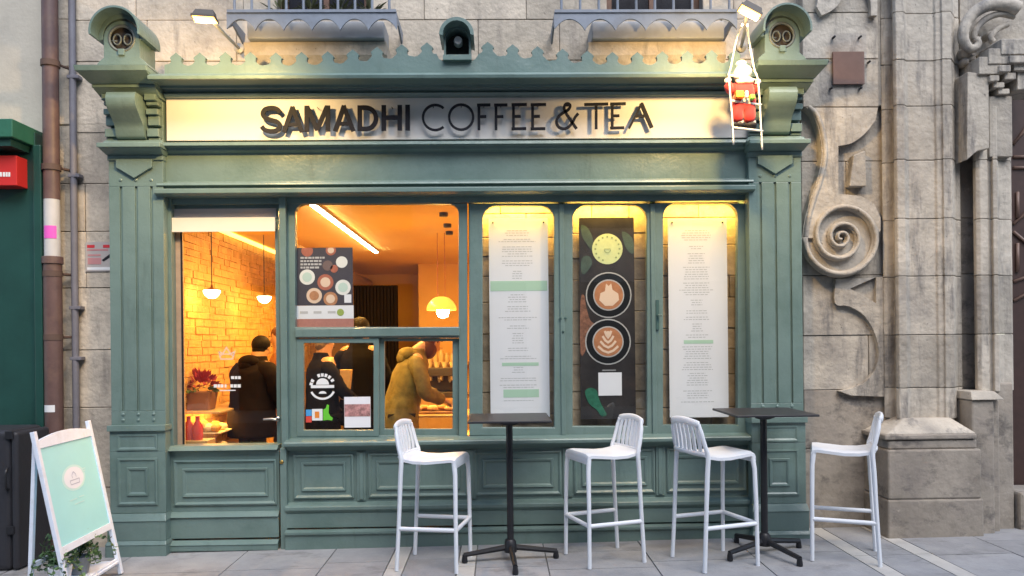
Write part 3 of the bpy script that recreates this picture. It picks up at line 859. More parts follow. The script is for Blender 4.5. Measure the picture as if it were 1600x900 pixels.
# three arched display cases
DIS = [(754, 866, 319, 668, 733, 878.5), (895, 1011, 318, 666, 879.5, 1021), (1036, 1153, 315, 664, 1022, 1170)]
YBK = 0.175
STONEW = mat('warm_rubble_stone', (0.40, 0.31, 0.215), rough=.9, var=.35, vscale=9, bump=.6, bscale=30, rnd=.2, stain=(.14, .10, .07), sscale=4, samt=.6)
WARM = mat('warm_led', (1, .8, .4), emit=(1.0, .70, .25), estr=9.0)
for i, (a, b, t, bt, oa, ob) in enumerate(DIS):
    fr = MB()
    fr.prism(pxs([(oa, 681), (ob, 681), (ob, 317.6), (oa, 317.6)], -0.006 if i != 1 else -0.003), -0.006 if i != 1 else -0.003, 0.05, holes=[rrect(a, b, t + 2, bt, -0.006, 22)])
    f = fr.build('display_case', GREEN, shop, bevel=0.006)
    pane(a - 3, b + 3, t - 3, bt + 3, f, y=0.025)
    # rebate bead round the glass
    bead = rrect(a, b, t + 2, bt, -0.006, 22)
    # sides, top and floor of the case
    x0, x1, z0, z1 = RECT(oa, ob, 308, 680, 0.05)
    bx = MB()
    bx.box(x0 + .004, x0 + .02, .051, YBK, z0, z1); bx.box(x1 - .02, x1 - .004, .051, YBK, z0, z1)
    bx.box(x0 + .02, x1 - .02, .051, YBK, z0, z0 + .03); bx.box(x0 + .02, x1 - .02, .051, YBK, z1 - .02, z1)
    bx.build('case_box', mat('case_brown', (.07, .05, .04), rough=.7), f)
    zc = z0
    while zc < z1 - .02:
        hh = min(random.uniform(.13, .24), z1 - zc)
        xx = x0 + .021
        while xx < x1 - .022:
            e = min(xx + random.uniform(.18, .42), x1 - .021)
            if x1 - .021 - e < .08: e = x1 - .021
            MB().box(xx + .002, e - .002, YBK - .03 + random.uniform(-.005, .005), YBK + .02, max(zc, z0 + .031) + .002, min(zc + hh, z1 - .021) - .002).build('stone_block', STONEW, f, bevel=.004, seg=1)
            xx = e
        zc += hh
    lm = MB().box(x0 + .06, x1 - .06, .051, .066, z1 - .032, z1 - .021).build('lamp_strip', WARM, f)
    ld = bpy.data.lights.new('case_lamp', 'AREA'); ld.shape = 'RECTANGLE'; ld.size = x1 - x0 - .12; ld.size_y = .02; ld.energy = 2.3; ld.color = (1, .60, .10)
    lo_ = bpy.data.objects.new('case_lamp', ld); col.objects.link(lo_); lo_.location = ((x0 + x1) / 2, .0585, z1 - .036); lo_.rotation_euler = (rad(14), 0, 0)
    lo_.parent = f; lo_.location = Vector(lo_.location) - WL[f.name]
# seams, hinges and latches
for px in (879, 1021.5):
    MB().pbox(px - 3.5, px + 3.5, 319, 680, -0.016, -0.0065).build('cover_strip', GREEN, shop, bevel=.003)
for (px, py) in ((876, 497), (884, 497), (880, 518)):
    q = P(px, py, -.016)
    MB().lathe([(.009, 0), (.009, -.004), (.005, -.007)], (q.x, -.0165, q.z), 10, axis='y').build('bolt', mat('dark_green_metal', (.05, .10, .09), rough=.4), shop)
q0, q1, q2, q3 = RECT(1025, 1030, 468, 515, -.02)
lt = MB(); lt.box(q0, q1, -.022, -.0065, q2, q3); q = P(1031, 493, -.03); lt.tube([(q.x - .015, -.022, q.z), (q.x - .012, -.04, q.z), (q.x + .012, -.042, q.z)], .006, 8)
lt.build('latch', mat('dark_green_metal', (.05, .10, .09)), shop, bevel=.002)
# apron below the windows
xa, xb = P(448, 690, -.03).x, XR
sill = MB()
sill.prism([(.055, ze(681.5, 0)), (-.004, ze(681.5, 0)), (-.03, ze(683, -.03)), (-.105, ze(687.5, -.105)), (-.112, ze(690, -.112)), (-.108, ze(694.5, -.108)), (-.07, ze(698, -.07)), (-.03, ze(702, -.03)), (.055, ze(702, -.03))], xa, xb, axis='x')
sill.build('window_sill', GREEN, shop, bevel=.003)
fy = -0.028
ap = MB()
ap.box(xa, xb, fy, .07, ze(792, fy), ze(702, fy) - .001)
ap.build('apron_board', GREEN, shop)
MB().prism([(fy - .002, ze(781, fy)), (fy - .045, ze(786, fy - .045)), (fy - .062, ze(789, fy - .06)), (fy - .062, ze(794, fy - .06)), (fy - .04, ze(799, fy - .04)), (fy + .05, ze(799, fy - .04)), (fy + .05, ze(781, fy))], xa, xb, axis='x').build('plinth_rail', GREEN, shop, bevel=.003)
zc_ = ze(824, fy - .05); 
MB().box(xa, xb, fy - .045, .05, zc_ + .01, ze(799, fy - .045) - .0005).build('plinth_board', GREEN, shop, bevel=.003)
MB().prism([(fy - .03, zc_), (fy - .055, zc_), (fy - .085, ze(828, fy - .085)), (fy - .085, ze(832, fy - .085)), (fy - .07, ze(834, fy - .07)), (fy - .07, 0.0), (.05, 0.0), (.05, zc_)], xa, xb, axis='x').build('plinth', GREEN, shop, bevel=.003)
for (a, b) in ((459, 553), (576, 731), (742, 877), (897, 1023), (1042, 1166)):
    yo = (a + b) / 2
    dyp = (715 - yo) * 0.018
    moulded(a, b, 706 + dyp, 775 + dyp, fy, .052, shop)
for px in (564.5, 736.5, 887, 1032):
    dyp = (715 - px) * 0.018
    st_ = MB(); st_.pbox(px - 7, px + 7, 703 + dyp, 780 + dyp, fy - .014, fy - .0005); st_.pbox(px - 3, px + 3, 705 + dyp, 778 + dyp, fy - .022, fy - .0145)
    st_.build('apron_stile', GREEN, shop, bevel=.003)

# ================================================================== FLOODLIGHTS
BULB = mat('lamp_glow', (1, .85, .5), emit=(1.0, .45, .08), estr=2.4)
LAMPB = mat('grey_lamp_body', (.42, .40, .37), rough=.5, metal=.2)
def flood(px, py, bpx, bpy_, yy, lab, aim, tilt, roll, energy):
    p = P(px, py, yy); b = P(bpx, bpy_, -0.05)
    t = thing('floodlight', b, lab, 'lamp', 'floodlights lighting the sign')
    MB().tube([b, b + (p - b) * .5 + Vector((0, 0, .01)), p + Vector((0, .06, .03))], .011, 10).build('arm', LAMPB, t, smooth=True)
    MB().lathe([(.035, .012), (.035, -.01), (.02, -.02)], b, 14, axis='y').build('wall_plate', LAMPB, t, smooth=True)
    R_ = Matrix.Rotation(roll, 4, 'Y') @ Matrix.Rotation(tilt, 4, 'X')
    def put(mb, nm, m, bev=0.0):
        mb.v = [tuple(p + (R_ @ Vector(v))) for v in mb.v]
        return mb.build(nm, m, t, bevel=bev)
    hd = MB(); hd.frustum((-.062, .062, -.034, .034), (-.05, .05, -.022, .022), 0.0, .04); hd.box(-.066, .066, -.038, -.0345, -.012, .004); hd.box(-.066, .066, .0345, .038, -.012, .004)
    hd.box(-.066, -.0625, -.0345, .0345, -.012, .004); hd.box(.0625, .066, -.0345, .0345, -.012, .004)
    put(hd, 'housing', mat('dark_lamp_housing', (.09, .075, .06), rough=.5), .003)
    put(MB().box(-.061, .061, -.033, .033, -.007, -.002), 'lens', BULB)
    ld = bpy.data.lights.new('floodlight_beam', 'SPOT'); ld.energy = energy; ld.color = (1.0, .65, .25); ld.spot_size = rad(140); ld.spot_blend = .75; ld.shadow_soft_size = .055
    lo = bpy.data.objects.new('floodlight_beam', ld); col.objects.link(lo); lo.parent = t
    lp = p + (R_ @ Vector((0, 0, -.02)))
    lo.location = lp - WL[t.name]
    lo.rotation_euler = (Vector(aim) - lp).to_track_quat('-Z', 'Y').to_euler()
flood(320, 28, 374, 76, -0.95, 'lit floodlight on an arm between the arched cap and the potted balcony', P(330, 230, -.05), rad(-8), rad(4), 37)
flood(1172, 18, 1158, 74, -0.95, 'lit floodlight on an arm directly above the red climbing doll', P(1130, 220, -.05), rad(-8), rad(28), 37)

# ================================================================== ROOM INSIDE
RZ = 2.56; RL, RR, RB = -2.52, 0.35, 6.3
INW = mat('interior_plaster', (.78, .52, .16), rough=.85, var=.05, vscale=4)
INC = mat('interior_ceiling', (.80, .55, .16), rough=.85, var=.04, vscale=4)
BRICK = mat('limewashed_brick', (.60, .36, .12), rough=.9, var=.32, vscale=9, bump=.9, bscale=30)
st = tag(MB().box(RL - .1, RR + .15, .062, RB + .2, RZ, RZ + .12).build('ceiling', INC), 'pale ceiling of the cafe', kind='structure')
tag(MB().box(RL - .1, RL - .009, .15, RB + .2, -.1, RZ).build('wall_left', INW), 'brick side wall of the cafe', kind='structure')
wl_ = bpy.data.objects['wall_left']
bk = MB()
zz = 0.1; row = 0
while zz < RZ - .01:
    hh = random.uniform(.045, .068); y = .08 - (.09 if row % 2 else 0)
    while y < RB:
        L = random.uniform(.11, .22)
        d = random.uniform(-.007, .007)
        bk.box(RL - .012, RL + d, max(y, .08) + .003, min(y + L, RB) - .003, zz + .003, min(zz + hh, RZ) - .003)
        y += L
    zz += hh; row += 1
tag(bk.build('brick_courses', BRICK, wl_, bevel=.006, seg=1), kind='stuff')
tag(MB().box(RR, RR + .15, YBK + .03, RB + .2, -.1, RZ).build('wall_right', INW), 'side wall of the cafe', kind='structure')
tag(MB().box(RL - .02, RR, RB, RB + .2, -.1, RZ).build('wall_back', INW), 'back wall of the cafe', kind='structure')
tag(MB().box(P(733, 500, .05).x + .001, 1.85, YBK + .022, YBK + .03 + .05, 0.0, RZ + .1).build('wall_front', INW), 'wall behind the display cases', kind='structure')
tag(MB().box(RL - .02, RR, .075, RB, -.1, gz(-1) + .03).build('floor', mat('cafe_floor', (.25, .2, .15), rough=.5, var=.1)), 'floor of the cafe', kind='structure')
FZ = gz(-1) + .03
# duct and pale band near the ceiling
DUCT = mat('duct_paint', (.62, .48, .30), rough=.6)
tag(MB().tube([(RL + .55, 2.2, RZ - .17), (RL + .55, 6.2, RZ - .17)], .10, 16).build('ceiling_duct', DUCT, smooth=True), 'round duct running under the ceiling along the brick wall', 'duct')
# LED strip
a, b = P(485, 317, .2), None
lx, ly0, ly1 = -1.36, .12, 3.35
LED = mat('led_strip', (1, .9, .7), emit=(1.0, .80, .48), estr=18.0)
t = thing('ceiling_light', (lx, (ly0 + ly1) / 2, RZ - .03), 'thin straight light strip glowing along the cafe ceiling', 'light')
MB().box(lx - .028, lx + .028, ly0, ly1, RZ - .018, RZ - .001).build('channel', LAMPB, t)
MB().box(lx - .018, lx + .018, ly0 + .01, ly1 - .01, RZ - .028, RZ - .0185).build('diffuser', LED, t)
def light(kind, loc, energy, color, parent, **kw):
    ld = bpy.data.lights.new('lamp_light', kind); ld.energy = energy; ld.color = color
    for k, v in kw.items(): setattr(ld, k, v)
    lo = bpy.data.objects.new('lamp_light', ld); col.objects.link(lo); lo.parent = parent
    lo.location = Vector(loc) - WL.get(parent.name, Vector((0, 0, 0)))
    return lo
OR = (1.0, .45, .045)
light('AREA', (lx, (ly0 + ly1) / 2, RZ - .035), 36, OR, t, shape='RECTANGLE', size=.05, size_y=3.2)
tag(MB().box(RL + .012, RL + .05, 1.6, RB - .05, RZ - .03, RZ - .002).build('cove_light', mat('cove_led', (1, .8, .4), emit=(1.0, .62, .12), estr=1.1)), 'glowing warm strip along the top of the brick wall', 'light')
# two bowl pendants along the brick wall
BOWL = mat('opal_bowl', (.95, .85, .6), emit=(1.0, .82, .42), estr=5.0)
for k, (px, py, yy) in enumerate(((331, 457, 1.05), (413, 466, 2.05))):
    p = P(px, py, yy)
    r = 12.5 * (5.2 + yy) / F if k == 0 else 10.5 * (5.2 + yy) / F
    t = thing('pendant_lamp', (p.x, p.y, p.z - r * .7), ('white bowl pendant lamp hanging in the door glass closer to the door hinge', 'white bowl pendant lamp hanging above the hooded person')[k], 'lamp', 'bowl pendants by the brick wall')
    MB().lathe([(r * .05, -r * .75), (r * .45, -r * .68), (r * .8, -r * .35), (r, r * .05), (r * 1.0, r * .25), (r * .96, r * .27)], p, 24).build('bowl', BOWL, t, smooth='all')
    cap_ = MB().lathe([(r * .9, r * .28), (r * .5, r * .5), (r * .16, r * .62), (r * .12, r * 1.0)], p, 20).build('cap', BRASS, t, smooth='all')
    MB().tube([(p.x, p.y, p.z + r), (p.x, p.y, RZ - .001)], .004, 6).build('cord', BLACKM, t)
    light('POINT', (p.x, p.y, p.z - r * .2 - .10), 1.0, OR, t, shadow_soft_size=.05)
# pendant with yellow-green glass shade
p = P(690, 480, 2.0)
t = thing('glass_pendant', (p.x, p.y, p.z - .1), 'wide yellow-green glass pendant lamp with bright bulb and twin cords', 'lamp')
SHADE = mat('yellow_glass', (.65, .60, .10), rough=.25, emit=(.75, .58, .08), estr=.3)
pr = [(.03, .10), (.07, .09), (.11, .055), (.138, .01), (.145, -.025), (.14, -.03), (.10, .045), (.06, .075), (.03, .085)]
MB().lathe(pr, p, 28, cap=False).build('shade', SHADE, t, smooth='all')
MB().lathe([(.01, -.10), (.045, -.085), (.062, -.045), (.055, -.005), (.03, .03), (.02, .085)], p + Vector((.012, 0, -.005)), 20).build('bulb', mat('hot_bulb', (1, .95, .8), emit=(1, .9, .68), estr=14), t, smooth='all')
for dx in (-.035, .035):
    MB().tube([(p.x + dx, p.y, p.z + .08), (p.x + dx, p.y, RZ - .001)], .0035, 6).build('cord', mat('red_cord', (.25, .06, .03), rough=.6), t)
light('POINT', (p.x, p.y - .05, p.z - .2), 7, (1, .50, .09), t, shadow_soft_size=.08)
for (px, py) in ((693, 327), (699, 346), (702, 361)):
    q = P(px, py, 0.9 + (py - 327) * .03)
    tag(MB().lathe([(.035, -.03), (.035, .0)], (q.x, q.y, RZ - .0), 14).build('ceiling_rose', BLACKM), 'small black fitting on the cafe ceiling near the glass pendant cords', 'fitting', 'black ceiling fittings')
# dark slatted panel on the back of the room
DW = mat('dark_slats', (.006, .004, .003), rough=.8, var=.2, vscale=8, spec=.08)
x0, x1, z0, z1 = RECT(553, 622, 446, 700, 4.2)
t = thing('slatted_screen', ((x0 + x1) / 2, 4.2, FZ), 'tall dark slatted wooden screen standing behind the customers', 'screen')
MB().box(x0, x1, 4.23, 4.27, FZ, z1).build('back_board', DW, t)
n = 13
for k in range(n):
    xx = x0 + (x1 - x0) * (k + .5) / n
    MB().box(xx - .015, xx + .015, 4.19, 4.2295, FZ, z1).build('slat', DW, t)
# shelf with jars on the back wall, right
SHELF = mat('shelf_wood', (.30, .17, .08), rough=.6, var=.2, vscale=12)
x0, x1, z0, z1 = RECT(655, 716, 566, 571, 4.6)
tag(MB().box(x0, x1 + .5, 4.5, 4.8, z0, z1).build('wall_shelf', SHELF), 'wooden shelf on the cafe wall carrying cream jars', 'shelf')
wall_r = MB().box(x0 - .02, RR, 4.8, 4.86, FZ, RZ)
tag(wall_r.build('partition_wall', INW), 'partition behind the coffee bar', kind='structure')
CJ = mat('cream_jar', (.85, .72, .42), rough=.4)
for k in range(6):
    xx = x0 + .06 + k * .075
    r = .028 + .006 * (k % 2)
    hh = .12 if k % 3 else .16
    tag(MB().lathe([(r * .9, 0), (r, .01), (r, hh * .7), (r * .6, hh * .85), (r * .65, hh)], (xx, 4.62, z1), 16).build('jar', CJ, smooth=True), ('short' if k % 3 else 'tall') + ' cream jar standing in a row on the cafe wall shelf', 'jar', 'jars on the shelf')
# coffee machine on the back bar
COUNT = mat('counter_wood', (.42, .26, .11), rough=.5, var=.2, vscale=10)
tag(MB().box(P(648, 640, 3.6).x, RR - .01, 3.5, 4.2, FZ, P(680, 622, 3.6).z).build('back_bar', COUNT, bevel=.01), 'wooden back bar carrying the coffee machine', 'counter')
zb = P(680, 622, 3.6).z
x0, x1, z0, z1 = RECT(662, 712, 575, 621, 3.6)
t = thing('coffee_machine', ((x0 + x1) / 2, 3.8, zb), 'dark espresso machine with steel group heads on the back bar', 'coffee machine')
DKM = mat('dark_machine', (.05, .042, .038), rough=.35)
mm = MB(); mm.box(x0, x1, 3.62, 4.1, zb + .0, zb + .07); mm.box(x0, x1, 3.86, 4.1, zb + .07, z1 - .1); mm.box(x0, x1, 3.6, 4.1, z1 - .1, z1)
mm.build('body', DKM, t, bevel=.012)
for q in range(3):
    xx = x0 + (x1 - x0) * (q + .5) / 3
    g_ = MB(); g_.lathe([(.034, 0), (.034, .05)], (xx, 3.7, z1 - .152), 14); g_.tube([(xx, 3.7, z1 - .14), (xx, 3.52, z1 - .155)], .013, 8)
    g_.build('group_head', STEEL, t, smooth=True)
for q in range(4):
    xx = x0 + .05 + (x1 - x0 - .1) * q / 3
    tag(MB().lathe([(.025, 0), (.036, .05), (.038, .065), (.034, .065)], (xx, 3.8, z1 + .0005), 14).build('cup', CJ, smooth=True), 'cream coffee cup upside on top of the espresso machine', 'cup', 'cups on the machine')

# front counter with pastries, seen in the right casement
zt_ = P(670, 646, 1.6).z
x0, x1 = P(640, 646, 1.5).x, RR - .01
t = thing('pastry_counter', ((x0 + x1) / 2, 1.7, FZ), 'lit glass fronted pastry counter behind the right casement', 'counter')
MB().box(x0, x1, 1.4, 2.0, FZ, zt_ - .22).build('base', COUNT, t, bevel=.008)
MB().box(x0, x1, 1.4, 2.0, zt_ - .02, zt_).build('top', mat('counter_top', (.62, .45, .22), rough=.3), t, bevel=.004)
MB().box(x0 + .005, x1 - .005, 1.41, 1.99, zt_ - .2195, zt_ - .2).build('shelf', mat('lit_shelf', (.9, .75, .45), rough=.5), t)
pane_ = MB().add([(x0, 1.402, zt_ - .2), (x1, 1.402, zt_ - .2), (x1, 1.402, zt_ - .02), (x0, 1.402, zt_ - .02)], [(0, 1, 2, 3)]).build('front_glass', GLASS, t)
light('AREA', ((x0 + x1) / 2, 1.7, zt_ - .025), 1.2, (1, .5, .1), t, shape='RECTANGLE', size=.6, size_y=.05)
PAST = mat('golden_pastry', (.55, .28, .07), rough=.55, var=.35, vscale=40, bump=.4, bscale=60)
PASTW = mat('pale_pastry', (.78, .62, .36), rough=.6, var=.2, vscale=40, bump=.4, bscale=60)
def lump(c, rx, ry, rz, seed, n=10):
    random.seed(seed)
    mb = MB(); vs = []; m_ = 7
    for i in range(m_ + 1):
        th = math.pi * i / m_
        for k in range(n):
            ph = 2 * math.pi * k / n
            j = random.uniform(.88, 1.12)
            vs.append((c[0] + rx * math.sin(th) * math.cos(ph) * j, c[1] + ry * math.sin(th) * math.sin(ph) * j, c[2] + rz - rz * math.cos(th) * (1 if i in (0, m_) else j)))
    fs = [(i * n + k, i * n + (k + 1) % n, (i + 1) * n + (k + 1) % n, (i + 1) * n + k) for i in range(m_) for k in range(n)]
    return mb.add(vs, fs)
rs = random.getstate()
xs_ = [P(q, 640, 1.6).x for q in (650, 662, 676, 690, 704)]
for k, xx in enumerate(xs_):
    tag(lump((xx, 1.62 + .06 * (k % 2), zt_ + .021), .055, .05, .026, 50 + k).build('pastry', PAST if k % 2 else PASTW, smooth='all'), ('golden brown' if k % 2 else 'pale cream') + ' bun on the tray on top of the pastry counter', 'pastry', 'buns on the counter')
tag(MB().box(xs_[0] - .05, xs_[-1] + .05, 1.52, 1.78, zt_ + .001, zt_ + .02).build('tray', mat('tray_wood', (.25, .13, .06), rough=.5), bevel=.005), 'dark wooden tray of buns on the pastry counter', 'tray')
random.setstate(rs)
# glass case with baked goods behind the door, flowers on top
x0, x1 = RL + .03, P(357, 650, 1.0).x
zt2 = P(330, 640, 1.0).z
t = thing('cake_cabinet', ((x0 + x1) / 2, 1.4, FZ), 'glass cake cabinet full of golden bakes behind the shop door', 'cabinet')
MB().box(x0, x1, .8, 1.9, FZ, zt2 - .34).build('base', COUNT, t, bevel=.006)
MB().box(x0, x1, .8, 1.9, zt2 - .016, zt2).build('top', mat('counter_top', (.62, .45, .22)), t, bevel=.003)
for yy in (.801, 1.899):
    MB().add([(x0, yy, zt2 - .34), (x1, yy, zt2 - .34), (x1, yy, zt2 - .016), (x0, yy, zt2 - .016)], [(0, 1, 2, 3)]).build('glass_side', GLASS, t)
MB().box(x0 + .01, x1 - .01, .83, 1.87, zt2 - .18, zt2 - .17).build('shelf', mat('lit_shelf', (.9, .75, .45)), t)
light('AREA', ((x0 + x1) / 2, 1.1, zt2 - .02), 1.8, (1, .5, .1), t, shape='RECTANGLE', size=.3, size_y=.6)
rs = random.getstate()
nn = 0
for lev in (zt2 - .339, zt2 - .169):
    for a in range(4):
        for b in range(2):
            xx = x0 + .06 + a * (x1 - x0 - .12) / 3; yy = .88 + b * .13
            tag(lump((xx, yy, lev), .045, .05, random.uniform(.028, .045), 100 + nn).build('cake', PAST if (a + b) % 2 else PASTW, smooth='all'), ('golden brown' if (a + b) % 2 else 'pale cream') + ' baked cake on the ' + ('lower' if lev < zt2 - .3 else 'upper') + ' shelf of the cake cabinet behind the door', 'cake', 'cakes in the cabinet')
            nn += 1
random.setstate(rs)
# red flowers in a box on the cabinet
p = P(313, 620, 1.0)
t = thing('poinsettia_plant', (p.x, 1.0, zt2), 'red leaved potted flower standing on the cake cabinet behind the door', 'plant')
MB().frustum((p.x - .09, p.x + .09, .93, 1.09), (p.x - .11, p.x + .11, .91, 1.11), zt2 + .001, zt2 + .15).build('pot', mat('brown_pot', (.20, .09, .04), rough=.7), t, bevel=.008)
fl = MB(); fg = MB()
for k in range(130):
    an = random.uniform(0, 6.28); el = random.uniform(-.2, 1.5); L = random.uniform(.06, .14)
    d = Vector((math.cos(an) * math.cos(el), math.sin(an) * math.cos(el), math.sin(el)))
    b0 = Vector((p.x, 1.01, zt2 + .17)) + d * L * .9
    sd_ = d.cross(Vector((random.uniform(-1, 1), random.uniform(-1, 1), random.uniform(-1, 1)))).normalized() * .016
    (fl if el > .15 else fg).add([b0, b0 + d * .03 + sd_, b0 + d * .065, b0 + d * .03 - sd_], [(0, 1, 2, 3)])
fl.build('red_leaves', mat('red_bract', (.32, .02, .03), rough=.6), t)
fg.build('green_leaves', mat('green_bract', (.05, .09, .02), rough=.6), t)
# two red bottles at the foot of the door glass
for k, px in enumerate((295, 309)):
    q = P(px, 692, .45)
    tag(MB().lathe([(.035, 0), (.038, .02), (.038, .10), (.015, .14), (.015, .17), (.018, .175)], (q.x, .45, .798), 16).build('red_bottle', mat('red_glass', (.45, .03, .02), rough=.3), smooth=True), 'red bottle standing on the low ledge behind the door glass', 'bottle', 'red bottles behind the door')
tag(MB().box(RL + .02, P(325, 692, .4).x, .38, .55, FZ, .797).build('low_ledge', COUNT, bevel=.004), 'low wooden ledge behind the door carrying red bottles', 'ledge')
# ================================================================== POSTERS, MENUS AND STICKERS
def flat(mb_fn, nm, m, parent):
    mb = MB(); mb_fn(mb); return mb.build(nm, m, parent)
PAPER = mat('menu_paper', (.74, .73, .76), rough=.7, var=.02)
INK = mat('grey_ink', (.42, .42, .43), rough=.8)
MINTP = mat('mint_print', (.40, .58, .44), rough=.7)
def menu(a, b, t, bt, greens, label, seed):
    yy = .080
    x0, x1, z0, z1 = RECT(a, b, t, bt, yy)
    th = thing('menu_board', ((x0 + x1) / 2, yy, z0), label, 'menu', 'menus in the display cases')
    MB().box(x0, x1, yy, yy + .005, z0, z1).build('sheet', PAPER, th)
    rs = random.getstate(); random.seed(seed)
    ink = MB(); W = x1 - x0; H = z1 - z0; xc = (x0 + x1) / 2 - .01
    gy = []
    for (g0, g1, w0, w1) in greens:
        za, zb = z1 - H * g1, z1 - H * g0
        gy.append((za - .008, zb + .008))
        MB().box(x0 + W * w0, x0 + W * w1, yy - .0012, yy - .0004, za, zb).build('green_band', MINTP, th)
    z = z1 - .09
    while z > z0 + .10:
        nl = random.randint(2, 6); ww = random.uniform(.25, .8)
        for k in range(nl):
            if z < z0 + .1: break
            if any(p <= z <= q for p, q in gy): z -= .016; continue
            lw = W * ww * random.uniform(.6, 1.0) * .9
            x = xc - lw / 2
            while x < xc + lw / 2:
                l = random.uniform(.010, .030)
                ink.add([(x, yy - .0006, z), (min(x + l, xc + lw / 2), yy - .0006, z), (min(x + l, xc + lw / 2), yy - .0006, z + .0045), (x, yy - .0006, z + .0045)], [(0, 1, 2, 3)])
                x += l + .006
            z -= .0165
        z -= random.uniform(.01, .03)
    tag(ink.build('printed_lines', INK, th), kind='stuff')
    for xx in (x0 + .03, x1 - .03):
        MB().lathe([(.006, 0), (.006, -.006), (.003, -.008)], (xx, yy - .0005, z1 - .03), 10, axis='y').build('pin', BLACKM, th)
    random.setstate(rs)
menu(765, 857.5, 341, 652, [(.315, .365, .02, .98), (.725, .742, .2, .82), (.86, .9, .22, .82)], 'tall white menu with wide mint bands beside the middle window', 3)
menu(1045, 1137, 341, 652, [(.612, .63, .25, .75)], 'tall white menu with one thin mint band beside the fluted pilaster', 9)
# dark coffee poster
yy = .085
x0, x1, z0, z1 = RECT(906, 992, 340, 655, yy)
th = thing('coffee_poster', ((x0 + x1) / 2, yy, z0), 'tall black poster with two coffee cups and a pale green disc', 'poster')
PBLK = mat('poster_black', (.030, .026, .026), rough=.35, var=.5, vscale=7, stain=(.05, .035, .03), sscale=6, samt=.8)
MB().box(x0, x1, yy, yy + .005, z0, z1).build('sheet', PBLK, th)
def pdisc(px, py, r, lay, m, nm, par, n=30):
    q = P(px, py, yy); rr = r * (5.2 + yy) / F
    return MB().disc(q.x, q.z, rr, yy - .0012 * lay, yy - .0012 * lay + .0008, n).build(nm, m, par)
LIME = mat('pale_lime', (.56, .62, .30), rough=.6, var=.1, vscale=30)
pdisc(949, 389, 24, 1, LIME, 'emblem_disc', th)
q = P(949, 389, yy); s_ = (5.2 + yy) / F
em = MB()
for k in range(16):
    if k in (12, 13): continue
    an = 2 * math.pi * k / 16
    c_ = Vector((q.x + 19 * s_ * math.cos(an), q.z + 19 * s_ * math.sin(an)))
    tx = Vector((-math.sin(an), math.cos(an)))
    em.ribbon([(c_ - tx * .006)[:], (c_ + tx * .006)[:]], .012, yy - .0022, yy - .0014)
em.ribbon(arc(q.x, q.z - .004, 5 * s_, 180, 360, 10), .005, yy - .0024, yy - .0015)
em.ribbon([(q.x - 5 * s_, q.z), (q.x + 5 * s_, q.z)], .004, yy - .0026, yy - .0016)
em.build('emblem_print', mat('olive_ink', (.25, .32, .14), rough=.7), th)
PLATE = mat('plate_black', (.012, .012, .013), rough=.3)
RIM = mat('plate_rim', (.42, .41, .40), rough=.4)
COF = mat('coffee_crema', (.42, .17, .075), rough=.5, var=.25, vscale=25)
FOAM = mat('milk_foam', (.72, .52, .38), rough=.6)
for k, (px, py) in enumerate(((951, 461), (950, 534))):
    pdisc(px, py, 36, 1, RIM, 'plate_rim', th); pdisc(px, py, 34, 2, PLATE, 'plate', th)
    pdisc(px, py, 24.5, 3, RIM, 'cup_rim', th); pdisc(px, py, 22.5, 4, COF, 'coffee', th)
    q = P(px, py, yy)
    fm = MB()
    if k == 0:
        fm.prism([(q.x + s_ * u, q.z + s_ * v) for u, v in ((-4, 18), (0, 14), (4, 18), (6, 8), (15, 2), (16, -8), (6, -17), (-6, -17), (-15, -8), (-13, 3), (-6, 6))], yy - .0062, yy - .0056)
    else:
        for j in range(4):
            yj = 13 - 8 * j; wj = 5 + 3.6 * j
            fm.ribbon([(q.x - s_ * wj, q.z + s_ * (yj + 4)), (q.x - s_ * wj * .5, q.z + s_ * (yj - 3)), (q.x, q.z + s_ * (yj - 6)), (q.x + s_ * wj * .5, q.z + s_ * (yj - 3)), (q.x + s_ * wj, q.z + s_ * (yj + 4))], 3.6 * s_, yy - .0060 - .0003 * j, yy - .0055)
        fm.disc(q.x, q.z + s_ * 13, s_ * 4, yy - .0076, yy - .0070, 12)
    fm.build('latte_art', FOAM, th)
qx0, qx1, qz0, qz1 = RECT(935, 971.5, 582, 618, yy)
MB().box(qx0, qx1, yy - .0020, yy - .0006, qz0, qz1).build('blank_white_square', PAPER, th)
MB().box(qx0 + .028, qx1 - .04, yy - .0012, yy - .0004, qz1 + .012, qz1 + .02).build('caption_bar', mat('grey_print', (.3, .3, .3)), th)
LEAFP = mat('leaf_print', (.02, .13, .075), rough=.5, var=.4, vscale=30)
lf = MB()
lf.prism(pxs(catmull([(914, 612), (922, 606), (932, 610), (936, 624), (944, 640), (948, 648), (940, 650), (932, 640), (920, 630)], 4, True), yy), yy - .0042, yy - .0034)
lf.build('leaf_print', LEAFP, th)
LEAFD = mat('dark_leaf_print', (.045, .075, .06), rough=.5, var=.3, vscale=20)
for pts in ([(908, 352), (918, 356), (926, 372), (926, 392), (916, 380), (909, 368)], [(909, 404), (920, 400), (925, 412), (914, 428), (908, 424)], [(972, 362), (988, 372), (990, 396), (978, 388)]):
    MB().prism(pxs(catmull(pts, 3, True), yy), yy - .0009, yy - .0004).build('leaf_print', LEAFD, th)
BEANP = mat('bean_print', (.20, .085, .05), rough=.6, var=.6, vscale=40)
MB().prism(pxs(catmull([(907, 470), (913, 462), (916, 480), (922, 500), (930, 508), (922, 520), (916, 545), (907, 552)], 3, True), yy), yy - .0009, yy - .0004).build('bean_print', BEANP, th)

